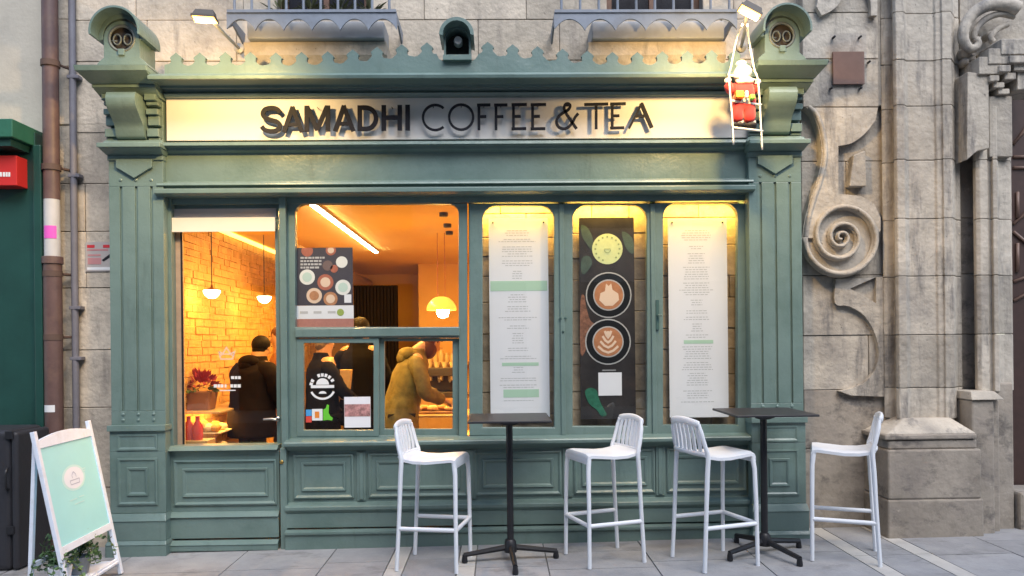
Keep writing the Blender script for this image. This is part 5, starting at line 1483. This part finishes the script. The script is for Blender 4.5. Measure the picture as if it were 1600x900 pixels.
# ================================================================== BAR STOOLS
def make_stool(label):
    t = local_thing('bar_stool', (0, 0, 0), label, 'stool', 'white bar stools on the pavement')
    SH = 0.685
    # seat faces +x ; feet at x=+.195 (front), -.20 (back), y=+-.195
    prof = [(.192, -.045), (.198, -.02), (.190, 0.0), (.16, .006), (.09, .0), (0, -.008), (-.09, -.006), (-.15, .004), (-.185, .018)]
    vs = []; fs = []; ny = 9
    for (x, z) in prof:
        for j in range(ny):
            v = -1 + 2 * j / (ny - 1)
            wd = .188 * (1 - .06 * max(0, x / .2)) * (1 - .05 * (x < -.1))
            zz = SH + z - .010 * (1 - v * v) * (1 if x < .18 else 0) + (-.012 if abs(v) == 1 else 0)
            vs.append((x, v * wd, zz))
    n0 = len(vs)
    vs += [(x, y, z - .018) for (x, y, z) in vs]
    np_ = len(prof)
    for o, rev in ((0, False), (n0, True)):
        for i in range(np_ - 1):
            for j in range(ny - 1):
                f = (o + i * ny + j, o + i * ny + j + 1, o + (i + 1) * ny + j + 1, o + (i + 1) * ny + j)
                fs.append(tuple(reversed(f)) if rev else f)
    for i in range(np_ - 1):
        fs.append((i * ny, (i + 1) * ny, n0 + (i + 1) * ny, n0 + i * ny)); fs.append((i * ny + ny - 1, n0 + i * ny + ny - 1, n0 + (i + 1) * ny + ny - 1, (i + 1) * ny + ny - 1))
    for j in range(ny - 1):
        fs.append((j, n0 + j, n0 + j + 1, j + 1)); fs.append(((np_ - 1) * ny + j, (np_ - 1) * ny + j + 1, n0 + (np_ - 1) * ny + j + 1, n0 + (np_ - 1) * ny + j))
    MB().add(vs, fs).build('seat', WHITEP, t, smooth=True)
    # legs: front pair nearly upright, rear pair raked and running up into the back
    for s in (-1, 1):
        MB().tube([(.180, s * .160, SH - .02), (.190, s * .172, SH - .10), (.193, s * .182, .38), (.196, s * .188, .001)], [.017, .015, .0138, .0132], 10).build('leg', WHITEP, t, smooth=True)
        MB().tube(catmull([(-.208, s * .150, SH + .18), (-.203, s * .164, SH + .14), (-.182, s * .178, SH + .05), (-.165, s * .184, SH - .01), (-.172, s * .184, .56), (-.184, s * .185, .32), (-.202, s * .190, .001)], 3), [.011] * 3 + [.014] * 6 + [.015] * 5 + [.0135] * 5, 10, flat=1.1).build('leg', WHITEP, t, smooth=True)
    # foot rails
    MB().tube([(.194, -.185, .255), (.194, .185, .255)], .0135, 10).build('foot_rail', WHITEP, t, smooth=True)
    for s in (-1, 1):
        MB().tube([(.193, s * .184, .255), (-.188, s * .186, .255)], .0135, 10).build('foot_rail', WHITEP, t, smooth=True)
    # back: curved top rail and slats flowing into the seat
    def bk(v, h):   # v -1..1 across, h 0..1 up
        x = -.178 - .024 * h ** 1.4 - .016 * (1 - v * v)
        return (x - (.012 * h * h), v * (.178 - .012 * h - .012 * h ** 4), SH + .005 + (.175 + .016 * (1 - v * v)) * h)
    br = MB().tube([bk(-1 + 2 * i / 16, 1.0) for i in range(17)], [.013] * 17, 10, flat=1.7).build('backrest', WHITEP, t, smooth='all')
    MB().tube([bk(-1 + 2 * i / 16, .0) for i in range(17)], .013, 10).build('lower_rail', WHITEP, br, smooth='all')
    for k in range(6):
        v = -.74 + 1.48 * k / 5
        pts = [bk(v, h / 8) for h in range(9)]
        sl = MB(); vs = []; fs = []
        for (x, y, z) in pts:
            for (dx, dy) in ((-.006, -.0155), (.006, -.0155), (.006, .0155), (-.006, .0155)):
                vs.append((x + dx, y + dy, z))
        for i in range(8):
            for j in range(4):
                fs.append((i * 4 + j, i * 4 + (j + 1) % 4, i * 4 + 4 + (j + 1) % 4, i * 4 + 4 + j))
        fs += [(3, 2, 1, 0), (32, 33, 34, 35)]
        sl.add(vs, fs); sl.build('slat', WHITEP, br, bevel=.003)
    return t
def children(o): return [c for c in bpy.data.objects if c.parent == o]
def copy_tree(o, parent=None):
    c = o.copy(); col.objects.link(c)
    if parent: c.parent = parent
    for k in list(children(o)): copy_tree(k, c)
    return c
feet = [[(720, 900), (734, 867), (622, 895), (644, 865)], [(917, 890), (882, 867), (1010, 880), (966, 854)],
        [(1186, 884), (1131, 860), (1104, 897), (1048, 870)], [(1263, 873), (1272, 857), (1369, 887), (1374, 860)]]
labs = ['white slatted bar stool beside the black table with its back to the door',
        'white slatted bar stool facing the black table that stands before the mint banded menu',
        'white bar stool turned slatted back outwards before the third display case',
        'white bar stool standing against the church wall at the end of the tables']
proto = make_stool(labs[0])
for i, ft in enumerate(feet):
    q = [G(*p) for p in ft]
    c = (q[0] + q[1] + q[2] + q[3]) / 4
    d = (q[0] + q[1] - q[2] - q[3])
    o = proto if i == 0 else copy_tree(proto)
    o['label'] = labs[i]
    a = math.atan2(d.y, d.x)
    o.location = (c.x, c.y, gz(c.x) + .001)
    o.rotation_euler = (0, 0, a)
    o.scale = (.94, .93, 1.0)

# ================================================================== TABLES
TOPM = mat('black_table_top', (.022, .021, .026), rough=.42, var=.15, vscale=20)
def make_table(label, ang):
    t = local_thing('bar_table', (0, 0, 0), label, 'table', 'black bar tables on the pavement')
    hh = .905
    w_ = .252
    MB().box(-w_, w_, -w_, w_, hh - .014, hh).build('table_top', TOPM, t, bevel=.004)
    MB().frustum((-.03, .03, -.03, .03), (-.12, .12, -.05, .05), hh - .05, hh - .0145).build('top_bracket', BLACKM, t, bevel=.004)
    MB().tube([(0, 0, .10), (0, 0, hh - .05)], .021, 16).build('column', BLACKM, t, smooth=True)
    MB().lathe([(.038, .055), (.042, .07), (.036, .12), (.024, .135)], (0, 0, 0), 18).build('hub', BLACKM, t, smooth=True)
    for k in range(4):
        a = ang[k] if isinstance(ang, (list, tuple)) else ang + k * math.pi / 2
        d = Vector((math.cos(a), math.sin(a), 0))
        lg = MB(); lg.tube([d * .02 + Vector((0, 0, .085)), d * .16 + Vector((0, 0, .066)), d * .295 + Vector((0, 0, .048))], [.019, .017, .015], 8)
        lo = lg.build('foot', BLACKM, t, smooth=True)
        MB().lathe([(.017, .0005), (.019, .012), (.014, .05)], d * .29, 12).build('glide', BLACKM, lo, smooth=True)
    return t
c1 = G(798, 876)
t1 = make_table('black square bar table standing before the mint banded menu', [math.atan2(y - c1.y, x - c1.x) for x, y in ((G(730, 880).x, G(730, 880).y), (G(867, 872).x, G(867, 872).y), (G(805, 897).x, G(805, 897).y), (c1.x - .02, c1.y + .3))])
t1.location = (c1.x, c1.y, gz(c1.x) + .001)
c2 = G(1195, 866)
t2 = make_table('black square bar table standing before the right pilaster pedestal', [math.atan2(G(*p).y - c2.y, G(*p).x - c2.x) for p in ((1150, 848), (1140, 877), (1250, 885), (1255, 855))])
t2.location = (c2.x, c2.y, gz(c2.x) + .001)
t2.rotation_euler = (0, 0, rad(0))

# ================================================================== A-BOARD WITH PLANTS
fl_, fr_ = Vector((-2.30, -1.12, 0)), Vector((-2.325, -.56, 0))
mid = (fl_ + fr_) / 2
yaw = math.atan2(fr_.y - fl_.y, fr_.x - fl_.x)
ab = local_thing('a_frame_sign', (mid.x, mid.y, gz(mid.x)), 'white wooden folding pavement sign with mint panel and round cup emblem', 'sign')
ab.rotation_euler = (0, 0, yaw)
AW = mat('white_washed_wood', (.78, .83, .92), rough=.55, var=.06, vscale=20, stain=(.55, .50, .48), sscale=14, samt=.3)
MINT = mat('mint_panel', (.40, .78, .79), rough=.5, var=.04, vscale=4)
HW = (fr_ - fl_).length / 2 + .012
TOPZ, TY = .93, .185       # top of the frame leans back by TY
def fp(x, s, off=0.0):    # point on the front frame, s metres up the leg fraction 0..1
    return Vector((x, TY * s + off, TOPZ * s))
def bar(a, b, wx, wy, nm, m, parent, bev=.003):
    a = Vector(a); b = Vector(b); d = (b - a).normalized()
    ux = Vector((1, 0, 0)) if abs(d.x) < .8 else Vector((0, 0, 1))
    u = (ux - d * ux.dot(d)).normalized(); v = d.cross(u)
    vs = [p + u * sx * wx / 2 + v * sy * wy / 2 for p in (a, b) for sx, sy in ((-1, -1), (1, -1), (1, 1), (-1, 1))]
    return MB().add(vs, [(3, 2, 1, 0), (4, 5, 6, 7), (0, 1, 5, 4), (1, 2, 6, 5), (2, 3, 7, 6), (3, 0, 4, 7)]).build(nm, m, parent, bevel=bev)
for s in (-1, 1):
    bar(fp(s * HW, .006), fp(s * HW, 1.02), .032, .022, 'leg', AW, ab)
    bar((s * (HW - .035), .235, .004), (s * (HW - .035), TY + .012, TOPZ * .97), .028, .02, 'leg', AW, ab)
def quad_slab(x0, x1, s0, s1, o0, o1, nm, m, arch=0.0):
    n = 10
    top = [(x0 + (x1 - x0) * i / n, s1 + arch * math.sin(math.pi * i / n)) for i in range(n + 1)]
    pts = [(x0, s0), (x1, s0)] + list(reversed(top))
    N = Vector((0, -TOPZ, TY)).normalized()
    vs = [fp(x, s) + N * o0 for x, s in pts] + [fp(x, s) + N * o1 for x, s in pts]
    k = len(pts)
    fs = [tuple(range(k)), tuple(reversed(range(k, 2 * k)))] + [(i, (i + 1) % k, k + (i + 1) % k, k + i) for i in range(k)]
    return MB().add(vs, fs).build(nm, m, ab)
iw = HW - .016
quad_slab(-iw, iw, .92, .965, -.008, .010, 'top_rail', AW, arch=.03)
quad_slab(-iw, iw, .305, .345, -.008, .010, 'bottom_rail', AW)
quad_slab(-iw, iw, .346, .919, -.006, .004, 'mint_panel', MINT)
N = Vector((0, -TOPZ, TY)).normalized(); U = Vector((0, TY, TOPZ)).normalized()
def on_panel(x, s, lay): return fp(x, s) + N * (.0048 + .0008 * lay)
def pdisk(x, s, r, lay, m, nm, n=30):
    c = on_panel(x, s, lay)
    vs = [c + Vector((1.7, 0, 0)) * r * math.cos(2 * math.pi * k / n) + U * r * math.sin(2 * math.pi * k / n) for k in range(n)]
    return MB().add(vs, [tuple(range(n))]).build(nm, m, ab)
pdisk(-.005, .70, .074, 0, mat('pale_mint', (.58, .84, .82), rough=.5), 'emblem_halo')
pdisk(-.005, .70, .062, 1, mat('emblem_white', (.80, .84, .92), rough=.5), 'emblem_disc')
em = MB()
for pts in ([(-.03, -.012), (-.028, -.035), (.028, -.035), (.03, -.012), (-.03, -.012)], [(-.012, .0), (-.012, .018), (0, .034), (.012, .018), (.012, .0)]):
    for (a, b) in zip(pts[:-1], pts[1:]):
        p0 = on_panel(-.005, .70, 3) + Vector((a[0] * 1.7, 0, 0)) + U * a[1]; p1 = on_panel(-.005, .70, 3) + Vector((b[0] * 1.7, 0, 0)) + U * b[1]
        d = (p1 - p0).normalized(); w_ = d.cross(N) * .0022
        em.add([p0 - w_, p1 - w_, p1 + w_, p0 + w_], [(0, 1, 2, 3)])
em.build('emblem_drawing', mat('emblem_grey', (.42, .45, .58), rough=.6), ab)
em = MB()
for (x0, x1, s_) in ((.09, .135, .735), (.095, .13, .722), (-.10, -.02, .575), (0, .06, .577), (-.06, .05, .545)):
    p0 = on_panel(x0, s_, 2); p1 = on_panel(x1, s_, 2)
    em.add([p0 - U * .003, p1 - U * .003, p1 + U * .003, p0 + U * .003], [(0, 1, 2, 3)])
tag(em.build('pale_lettering', mat('pale_mint', (.46, .70, .66)), ab), kind='stuff')
# cross bars and tray
bar((-HW + .05, .225, .22), (HW - .05, .225, .22), .03, .016, 'rear_rail', AW, ab)
tr = MB(); tr.box(-HW + .02, HW - .02, .0, .215, .075, .09)
tr.build('tray', AW, ab, bevel=.003)
bar((-HW + .016, .02, .085), (HW - .016, .02, .085), .034, .018, 'tray_lip', AW, ab)
# plants on the tray
abm = Matrix.Translation(ab.location) @ Matrix.Rotation(yaw, 4, 'Z')
LEAF = mat('green_leaf', (.055, .115, .040), rough=.55, var=.35, vscale=40)
LEAF2 = mat('light_leaf', (.12, .20, .07), rough=.55, var=.3, vscale=40)
for k, (lx_, ly_, nl, lab, pm) in enumerate(((.03, .115, 150, 'leafy trailing plant in a grey pot on the pavement sign tray', mat('grey_pot', (.20, .21, .22), rough=.6)), (-.17, .12, 120, 'small green plant in a white planter low on the pavement sign tray', WHITEP))):
    b = abm @ Vector((lx_, ly_, .0905))
    t = thing('potted_plant', b, lab, 'plant', 'plants on the pavement sign')
    MB().lathe([(.045, 0), (.055, .06), (.06, .10), (.054, .10), (.05, .085)], b, 20).build('pot', pm, t, smooth=True)
    lv = MB(); lv2 = MB(); stm = MB()
    for i in range(nl // 8):
        an = random.uniform(0, 6.28); reach = random.uniform(.06, .19); rise = random.uniform(.04, .17)
        pts = [b + Vector((0, 0, .09)), b + Vector((math.cos(an) * reach * .4, math.sin(an) * reach * .4, .09 + rise)), b + Vector((math.cos(an) * reach * .8, math.sin(an) * reach * .8, .09 + rise * .8)), b + Vector((math.cos(an) * reach, math.sin(an) * reach, .05 + rise * .3))]
        cm = catmull(pts, 4)
        stm.tube(cm, .0018, 5)
        for j in range(2, len(cm)):
            for rep in range(2):
                p = Vector(cm[j]); d = Vector((random.uniform(-1, 1), random.uniform(-1, 1), random.uniform(-.3, .7))).normalized()
                sd_ = d.cross(Vector((random.uniform(-1, 1), random.uniform(-1, 1), 1))).normalized()
                L = random.uniform(.016, .03)
                nn_ = d.cross(sd_) * L * .12
                (lv if random.random() < .65 else lv2).add([p, p + d * L * .35 + sd_ * L * .42 + nn_, p + d * L * .8 + sd_ * L * .3, p + d * L * 1.1, p + d * L * .8 - sd_ * L * .3, p + d * L * .35 - sd_ * L * .42 + nn_], [(0, 1, 2, 3), (0, 3, 4, 5)])
    lv.build('foliage', LEAF, t); lv2.build('young_foliage', LEAF2, t); stm.build('stems', LEAF, t)

# ================================================================== ROPE LADDER AND RED CLIMBING DOLL
yD = -0.50
ROPE = mat('white_rope', (.74, .72, .68), rough=.8, bump=.4, bscale=300)
lp = lambda px, py, y=yD: P(px, py, y)
lad = thing('rope_ladder', P(1167, 230, yD), 'white toy rope ladder hanging from the right floodlight', 'ladder')
topp = P(1160, 38, -.74)
sideL = [topp, lp(1153, 55), lp(1147, 78), lp(1142, 105), lp(1139, 117), lp(1141, 150), lp(1144, 185), lp(1146, 226)]
sideR = [topp + Vector((.03, 0, 0)), lp(1170, 62), lp(1175, 90), lp(1179, 110), lp(1184, 124), lp(1187, 160), lp(1189, 198), lp(1191, 234)]
for s_ in (sideL, sideR):
    MB().tube(catmull(s_, 4), .006, 8).build('rope', ROPE, lad, smooth='all')
for (a, b) in (((1137, 117), (1185, 126)), ((1141, 157), (1190, 164)), ((1144, 199), (1192, 205))):
    MB().tube([lp(*a), lp(*b)], .0075, 8).build('rung', ROPE, lad, smooth='all')
yB = yD + .05
CLR = mat('red_felt', (.55, .025, .03), rough=.9, sheen=.3)
CLW = mat('white_fleece', (.80, .77, .68), rough=.95, bump=.6, bscale=120)
CLB = mat('black_felt', (.015, .014, .018), rough=.8)
doll = thing('climbing_doll', P(1162, 202, yB), 'red and white plush climbing doll clinging to the toy rope ladder', 'doll')
def skin(name, verts, edges, radii, m, parent, sub=2, root=0, world=True):
    me = bpy.data.meshes.new(name)
    base = WL.get(parent.name, Vector((0, 0, 0))) if (parent and world) else Vector((0, 0, 0))
    me.from_pydata([tuple(Vector(v) - base) for v in verts], edges, [])
    o = bpy.data.objects.new(name, me); col.objects.link(o)
    md = o.modifiers.new('skin', 'SKIN'); md.use_smooth_shade = True
    sv_ = me.skin_vertices[0].data if me.skin_vertices else None
    if sv_ is None:
        bm = bmesh.new(); bm.from_mesh(me); bm.verts.layers.skin.verify(); bm.to_mesh(me); bm.free()
        sv_ = me.skin_vertices[0].data
    for i, r in enumerate(radii):
        sv_[i].radius = r if isinstance(r, tuple) else (r, r)
        sv_[i].use_root = (i == root)
    s_ = o.modifiers.new('sub', 'SUBSURF'); s_.levels = sub; s_.render_levels = sub
    me.materials.append(m)
    if parent: o.parent = parent
    return o
D = lambda px, py, dy=0.0: P(px, py, yB + dy)
# body: torso, arms up to the ropes, bent legs on the rung
skin('body', [D(1161, 160), D(1161, 148), D(1160, 136), D(1160, 128), D(1148, 134), D(1140, 143), D(1137, 128, -.03), D(1173, 136), D(1181, 144), D(1184, 130, -.03), D(1153, 170), D(1152, 182, -.03), D(1153, 193), D(1169, 170), D(1171, 182, -.03), D(1172, 194)],
     [(0, 1), (1, 2), (2, 3), (2, 4), (4, 5), (5, 6), (2, 7), (7, 8), (8, 9), (0, 10), (10, 11), (11, 12), (0, 13), (13, 14), (14, 15)],
     [.066, .074, .068, .036, .038, .034, .026, .038, .034, .026, .05, .042, .034, .05, .042, .034], CLR, doll)
q = D(1160, 113)
lump((q.x, q.y, q.z - .055), .062, .058, .05, 301, 14).build('fleece_cap', CLW, doll, smooth='all')
q = D(1158, 101); lump((q.x, q.y, q.z - .02), .034, .034, .024, 302, 12).build('cap_bobble', CLW, doll, smooth='all')
q = D(1162, 128); lump((q.x, q.y - .03, q.z - .03), .062, .035, .026, 303, 14).build('fleece_collar', CLW, doll, smooth='all')
q = D(1161, 161); MB().lathe([(.062, -.014), (.066, 0), (.062, .014)], q, 20).build('white_belt', CLW, doll, smooth='all')
for px in (1153, 1172):
    q = D(px, 192); MB().lathe([(.034, -.012), (.037, 0), (.034, .012)], q, 16).build('white_cuff', CLW, doll, smooth='all')
    q = D(px, 199, -.015); lump((q.x, q.y, q.z - .012), .042, .055, .02, int(px), 12).build('boot', CLB, doll, smooth='all')
for px, py in ((1137, 127), (1184, 129)):
    q = D(px, py, -.035); lump((q.x, q.y, q.z - .015), .022, .022, .018, int(px) + 5, 10).build('mitten', CLW, doll, smooth='all')
for (px, py, w_, h_, m, nm) in ((1155, 148, .05, .045, mat('orange_gift', (.75, .28, .03), rough=.5), 'orange_parcel'), (1166, 148, .018, .045, CLW, 'white_parcel'), (1175, 152, .03, .03, mat('green_gift', (.15, .5, .05), rough=.5), 'green_parcel')):
    q = D(px, py, -.075)
    MB().box(q.x - w_ / 2, q.x + w_ / 2, q.y - .02, q.y + .02, q.z - h_ / 2, q.z + h_ / 2).build(nm, m, doll, bevel=.006)

# ================================================================== PEOPLE INSIDE
SKIN = mat('skin_tone', (.50, .29, .18), rough=.55, var=.05, vscale=20)
DTR = mat('dark_trousers', (.02, .02, .026), rough=.85)
def person(label, loc, yaw, H, coat_m, hair_m, lean=0.0, arms=None, hood=False, hair='short', head_dn=0.0, head_turn=0.0, shoe=DTR, legs_m=DTR, bulk=1.0):
    """faces local -y... built facing +x, then turned by yaw. arms: list of (elbow, hand) for left(+y) and right(-y) in body units"""
    t = local_thing('person', loc, label, 'person')
    t.rotation_euler = (0, 0, yaw)
    k = H / 1.75
    L = lambda z: lean * max(0.0, z - .9)
    def V(x, y, z): return Vector(((x + L(z)) * k, y * k, z * k))
    hx = .03 + head_dn * .10
    verts = [V(0, 0, .95), V(-.01, 0, 1.12), V(0, 0, 1.30), V(.0, 0, 1.44), V(.02, 0, 1.52), V(hx, 0, 1.60 - head_dn * .04), V(hx + .015, 0, 1.69 - head_dn * .06), V(hx + .105, 0, 1.615 - head_dn * .10), V(hx + .005, 0, 1.735 - head_dn * .07)]
    rads = [(.12, .15), (.105, .135), (.115, .16), (.07, .10), .058, (.080, .070), (.085, .072), .016, .045]
    edges = [(0, 1), (1, 2), (2, 3), (3, 4), (4, 5), (5, 6), (5, 7), (6, 8)]
    def chain(start, pts, rr):
        p = start
        for v, r in zip(pts, rr):
            verts.append(v); rads.append(r); edges.append((p, len(verts) - 1)); p = len(verts) - 1
        return p
    if arms is None: arms = [((.02, .27, 1.16), (.14, .26, .93)), ((.02, -.27, 1.16), (.14, -.26, .93))]
    hands = []
    for s, (el, ha) in zip((1, -1), arms):
        e, h = V(*el), V(*ha)
        d = (h - e).normalized()
        i = chain(3, [V(0, s * .17, 1.43), e, h, h + d * .05 * k], [.055 * k, .045 * k, .028 * k, .030 * k])
        up = Vector((0, 0, 1)); sd_ = d.cross(up); sd_ = sd_.normalized() if sd_.length > .1 else Vector((0, 1, 0))
        up2 = sd_.cross(d).normalized()
        for f in range(4):
            o_ = (f - 1.5) * .018 * k
            ln = (.052, .062, .058, .045)[f] * k
            b0 = h + d * .055 * k + sd_ * o_ * .6
            chain(i, [b0 + d * .02 * k + sd_ * o_ * .4, b0 + d * (.02 * k + ln * .5) + sd_ * o_ * .4 - up2 * .006, b0 + d * (.02 * k + ln * .9) + sd_ * o_ * .4 - up2 * .025], [.0088, .008, .0068])
        chain(i, [h + d * .03 * k + sd_ * .034 * s * -1 * k, h + d * .06 * k + sd_ * .05 * s * -1 * k - up2 * .012], [.010, .0075])
    for s in (1, -1):
        chain(0, [V(.0, s * .09, .86), V(.02, s * .095, .48), V(-.01, s * .10, .08), V(.10, s * .11, .045), V(.15, s * .11, .04)], [.085 * k, .058 * k, .04 * k, .038 * k, .03 * k])
    rads = [((r[0] * k, r[1] * k) if isinstance(r, tuple) else r) for r in rads]
    body = skin('body', verts, edges, rads, SKIN, t, 2, 0, world=False)
    # coat: lofted torso with fabric folds, sleeves as tapering tubes
    cm_ = MB(); nn = 28
    prof = [(.70, .150, .195), (.705, .170, .212), (.80, .172, .212), (.95, .166, .205), (1.08, .156, .196), (1.20, .154, .198), (1.30, .152, .204), (1.37, .140, .200), (1.42, .118, .172), (1.46, .098, .125), (1.50, .085, .098), (1.53, .080, .088), (1.535, .068, .075)]
    ph0 = random.uniform(0, 6)
    vs = []; fs = []
    fine = []
    for i in range(len(prof) - 1):
        for j in range(3):
            u = j / 3
            fine.append(tuple(prof[i][q] * (1 - u) + prof[i + 1][q] * u for q in range(3)))
    fine.append(prof[-1])
    for (z, rx, ry) in fine:
        for j in range(nn):
            an = 2 * math.pi * j / nn
            fold = 1 + .020 * math.sin(5 * an + 9 * z + ph0) * math.sin(16 * z + 2 * an) + .012 * math.sin(38 * z + 3 * an + ph0)
            c = V(0, 0, z)
            vs.append((c.x + rx * bulk * k * fold * math.cos(an), c.y + ry * bulk * k * fold * math.sin(an), c.z))
    m_ = len(fine)
    for i in range(m_ - 1):
        for j in range(nn):
            fs.append((i * nn + j, i * nn + (j + 1) % nn, (i + 1) * nn + (j + 1) % nn, (i + 1) * nn + j))
    fs += [tuple(reversed(range(nn))), tuple((m_ - 1) * nn + j for j in range(nn))]
    cm_.add(vs, fs)
    for s, (el, ha) in zip((1, -1), arms):
        e, h = V(*el), V(*ha)
        cpts = catmull([V(0, s * .11, 1.39), V(.0, s * .19 * bulk, 1.365), V(el[0] * .45, s * .235 * bulk, 1.26), e, (e + h) / 2, h - (h - e).normalized() * .02 * k], 5)
        M_ = len(cpts)
        cm_.tube(cpts, [(.078 - .026 * i / (M_ - 1)) * bulk * k * (1 + .045 * math.sin(i * 1.9 + ph0)) for i in range(M_)], 14)
    cm_.build('coat', coat_m, t, smooth='all')
    # trousers and shoes
    tv = [V(0, 0, .92)]; trr = [(.13 * k, .16 * k)]; te = []
    for s in (1, -1):
        b = len(tv)
        tv += [V(.0, s * .09, .82), V(.02, s * .095, .48), V(-.005, s * .10, .10)]; trr += [.10 * k, .075 * k, .062 * k]; te += [(0, b), (b, b + 1), (b + 1, b + 2)]
    skin('trousers', tv, te, trr, legs_m, t, 2, 0, world=False)
    for s in (1, -1):
        skin('shoe', [V(-.05, s * .105, .045), V(.06, s * .11, .045), V(.17, s * .115, .038)], [(0, 1), (1, 2)], [.045 * k, .048 * k, .034 * k], shoe, t, 2, 0, world=False)
    # face: eyes, mouth, ears
    hc = V(hx + .02, 0, 1.64 - head_dn * .05)
    for s in (1, -1):
        MB().lathe([(.004, -.004), (.009, 0), (.004, .004)], hc + Vector((.075, s * .032, .012)) * k, 8).build('eye', CLB, t, smooth='all')
        lump(tuple(hc + Vector((-.005, s * .078, -.03)) * k), .018 * k, .010 * k, .03 * k, 400 + s, 8).build('ear', SKIN, t, smooth='all')
    MB().box(hc.x + .074 * k, hc.x + .082 * k, hc.y - .022 * k, hc.y + .022 * k, hc.z - .060 * k, hc.z - .054 * k).build('mouth', mat('lip_tone', (.35, .13, .10), rough=.5), t)
    # hair
    hm = MB()
    def ell(c, rx, ry, rz, n=16, m_=10):
        c = hc + Vector(c) * k
        vs = [(c.x + rx * k * math.sin(math.pi * i / m_) * math.cos(2 * math.pi * j / n), c.y + ry * k * math.sin(math.pi * i / m_) * math.sin(2 * math.pi * j / n), c.z + rz * k * math.cos(math.pi * i / m_)) for i in range(m_ + 1) for j in range(n)]
        hm.add(vs, [(i * n + j, i * n + (j + 1) % n, (i + 1) * n + (j + 1) % n, (i + 1) * n + j) for i in range(m_) for j in range(n)])
    ell((-.035, 0, .035), .098, .098, .100)
    if hair == 'bob':
        ell((-.055, 0, -.05), .085, .100, .115)
    else:
        ell((-.055, 0, -.02), .068, .084, .085)
    hm.build('hair', hair_m, t, smooth='all')
    if hood:
        hd_ = MB()
        for (cx_, cy_, cz_, rx, ry, rz) in ((-.075, 0, 1.475, .10, .135, .075), (-.02, 0, 1.485, .115, .125, .05), (-.115, 0, 1.44, .06, .10, .075)):
            c = V(cx_, cy_, cz_); n = 20; q_ = 10
            vs = [(c.x + rx * k * math.sin(math.pi * i / q_) * math.cos(2 * math.pi * j / n), c.y + ry * k * math.sin(math.pi * i / q_) * math.sin(2 * math.pi * j / n) * (1 + .04 * math.sin(5 * j)), c.z + rz * k * math.cos(math.pi * i / q_)) for i in range(q_ + 1) for j in range(n)]
            hd_.add(vs, [(i * n + j, i * n + (j + 1) % n, (i + 1) * n + (j + 1) % n, (i + 1) * n + j) for i in range(q_) for j in range(n)])
        hd_.build('hood', coat_m, t, smooth='all')
    return t
BLKC = mat('black_coat', spec=.08, c=(.009, .008, .009), rough=.85, var=.2, vscale=12, bump=.3, bscale=25)
BRNC = mat('dark_brown_coat', spec=.08, c=(.012, .008, .007), rough=.85, var=.2, vscale=12, bump=.3, bscale=25)
MUST = mat('mustard_jacket', (.17, .135, .03), rough=.8, var=.45, vscale=16, bump=1.0, bscale=16)
HBLK = mat('black_hair', spec=.12, c=(.012, .010, .010), rough=.6, bump=.5, bscale=90)
HGRY = mat('grey_hair', spec=.12, c=(.22, .17, .13), rough=.6, bump=.6, bscale=90)
HBRN = mat('brown_hair', spec=.12, c=(.12, .045, .02), rough=.55, bump=.5, bscale=90)
def at_floor(px, yy): return (P(px, 560, yy).x, yy, FZ)
# hooded person behind the door glass, seen from behind and turned to the right
person('person in a dark hooded coat seen from behind through the door glass', at_floor(392, 1.25), rad(55), 1.44, BRNC, HBLK, hood=True, bulk=1.32, arms=[((.10, .26, 1.17), (.28, .16, 1.10)), ((.06, -.28, 1.16), (.22, -.22, 1.0))], lean=.10, head_dn=.4)
person('person in an orange lit top beside the hooded customer', at_floor(440, 2.0), rad(200), 1.52, mat('rust_top', (.30, .13, .05), rough=.8), HBRN, hair='bob')
person('grey haired person in a black jacket behind the emblem sticker', at_floor(503, 1.25), rad(35), 1.47, BLKC, HGRY, arms=[((.06, .26, 1.16), (.25, .14, 1.06)), ((.10, -.27, 1.15), (.30, -.18, 1.02))])
person('person in a black puffer jacket standing with back to the window', at_floor(562, 1.55), rad(80), 1.58, BLKC, HBLK, arms=[((.05, .28, 1.15), (.20, .20, 1.0)), ((.02, -.28, 1.15), (.16, -.24, .98))])
person('brown haired person in a mustard jacket bending over the pastry counter', at_floor(622, 1.05), rad(18), 1.50, MUST, HBRN, lean=.30, head_dn=1.0, hair='bob', hood=True, bulk=1.12, arms=[((.16, .25, 1.14), (.36, .12, 1.06)), ((.14, -.27, 1.12), (.36, -.16, 1.03))])
# paper bag in hand
q = P(541, 592, 1.2)
bag = MB(); bag.frustum((q.x - .035, q.x + .035, 1.16, 1.22), (q.x - .045, q.x + .05, 1.15, 1.23), q.z - .09, q.z + .08)
tag(bag.build('paper_bag', mat('kraft_paper', (.60, .38, .14), rough=.8, var=.15, vscale=25), bevel=.004), 'tan paper bag held between the two customers in black jackets', 'bag')
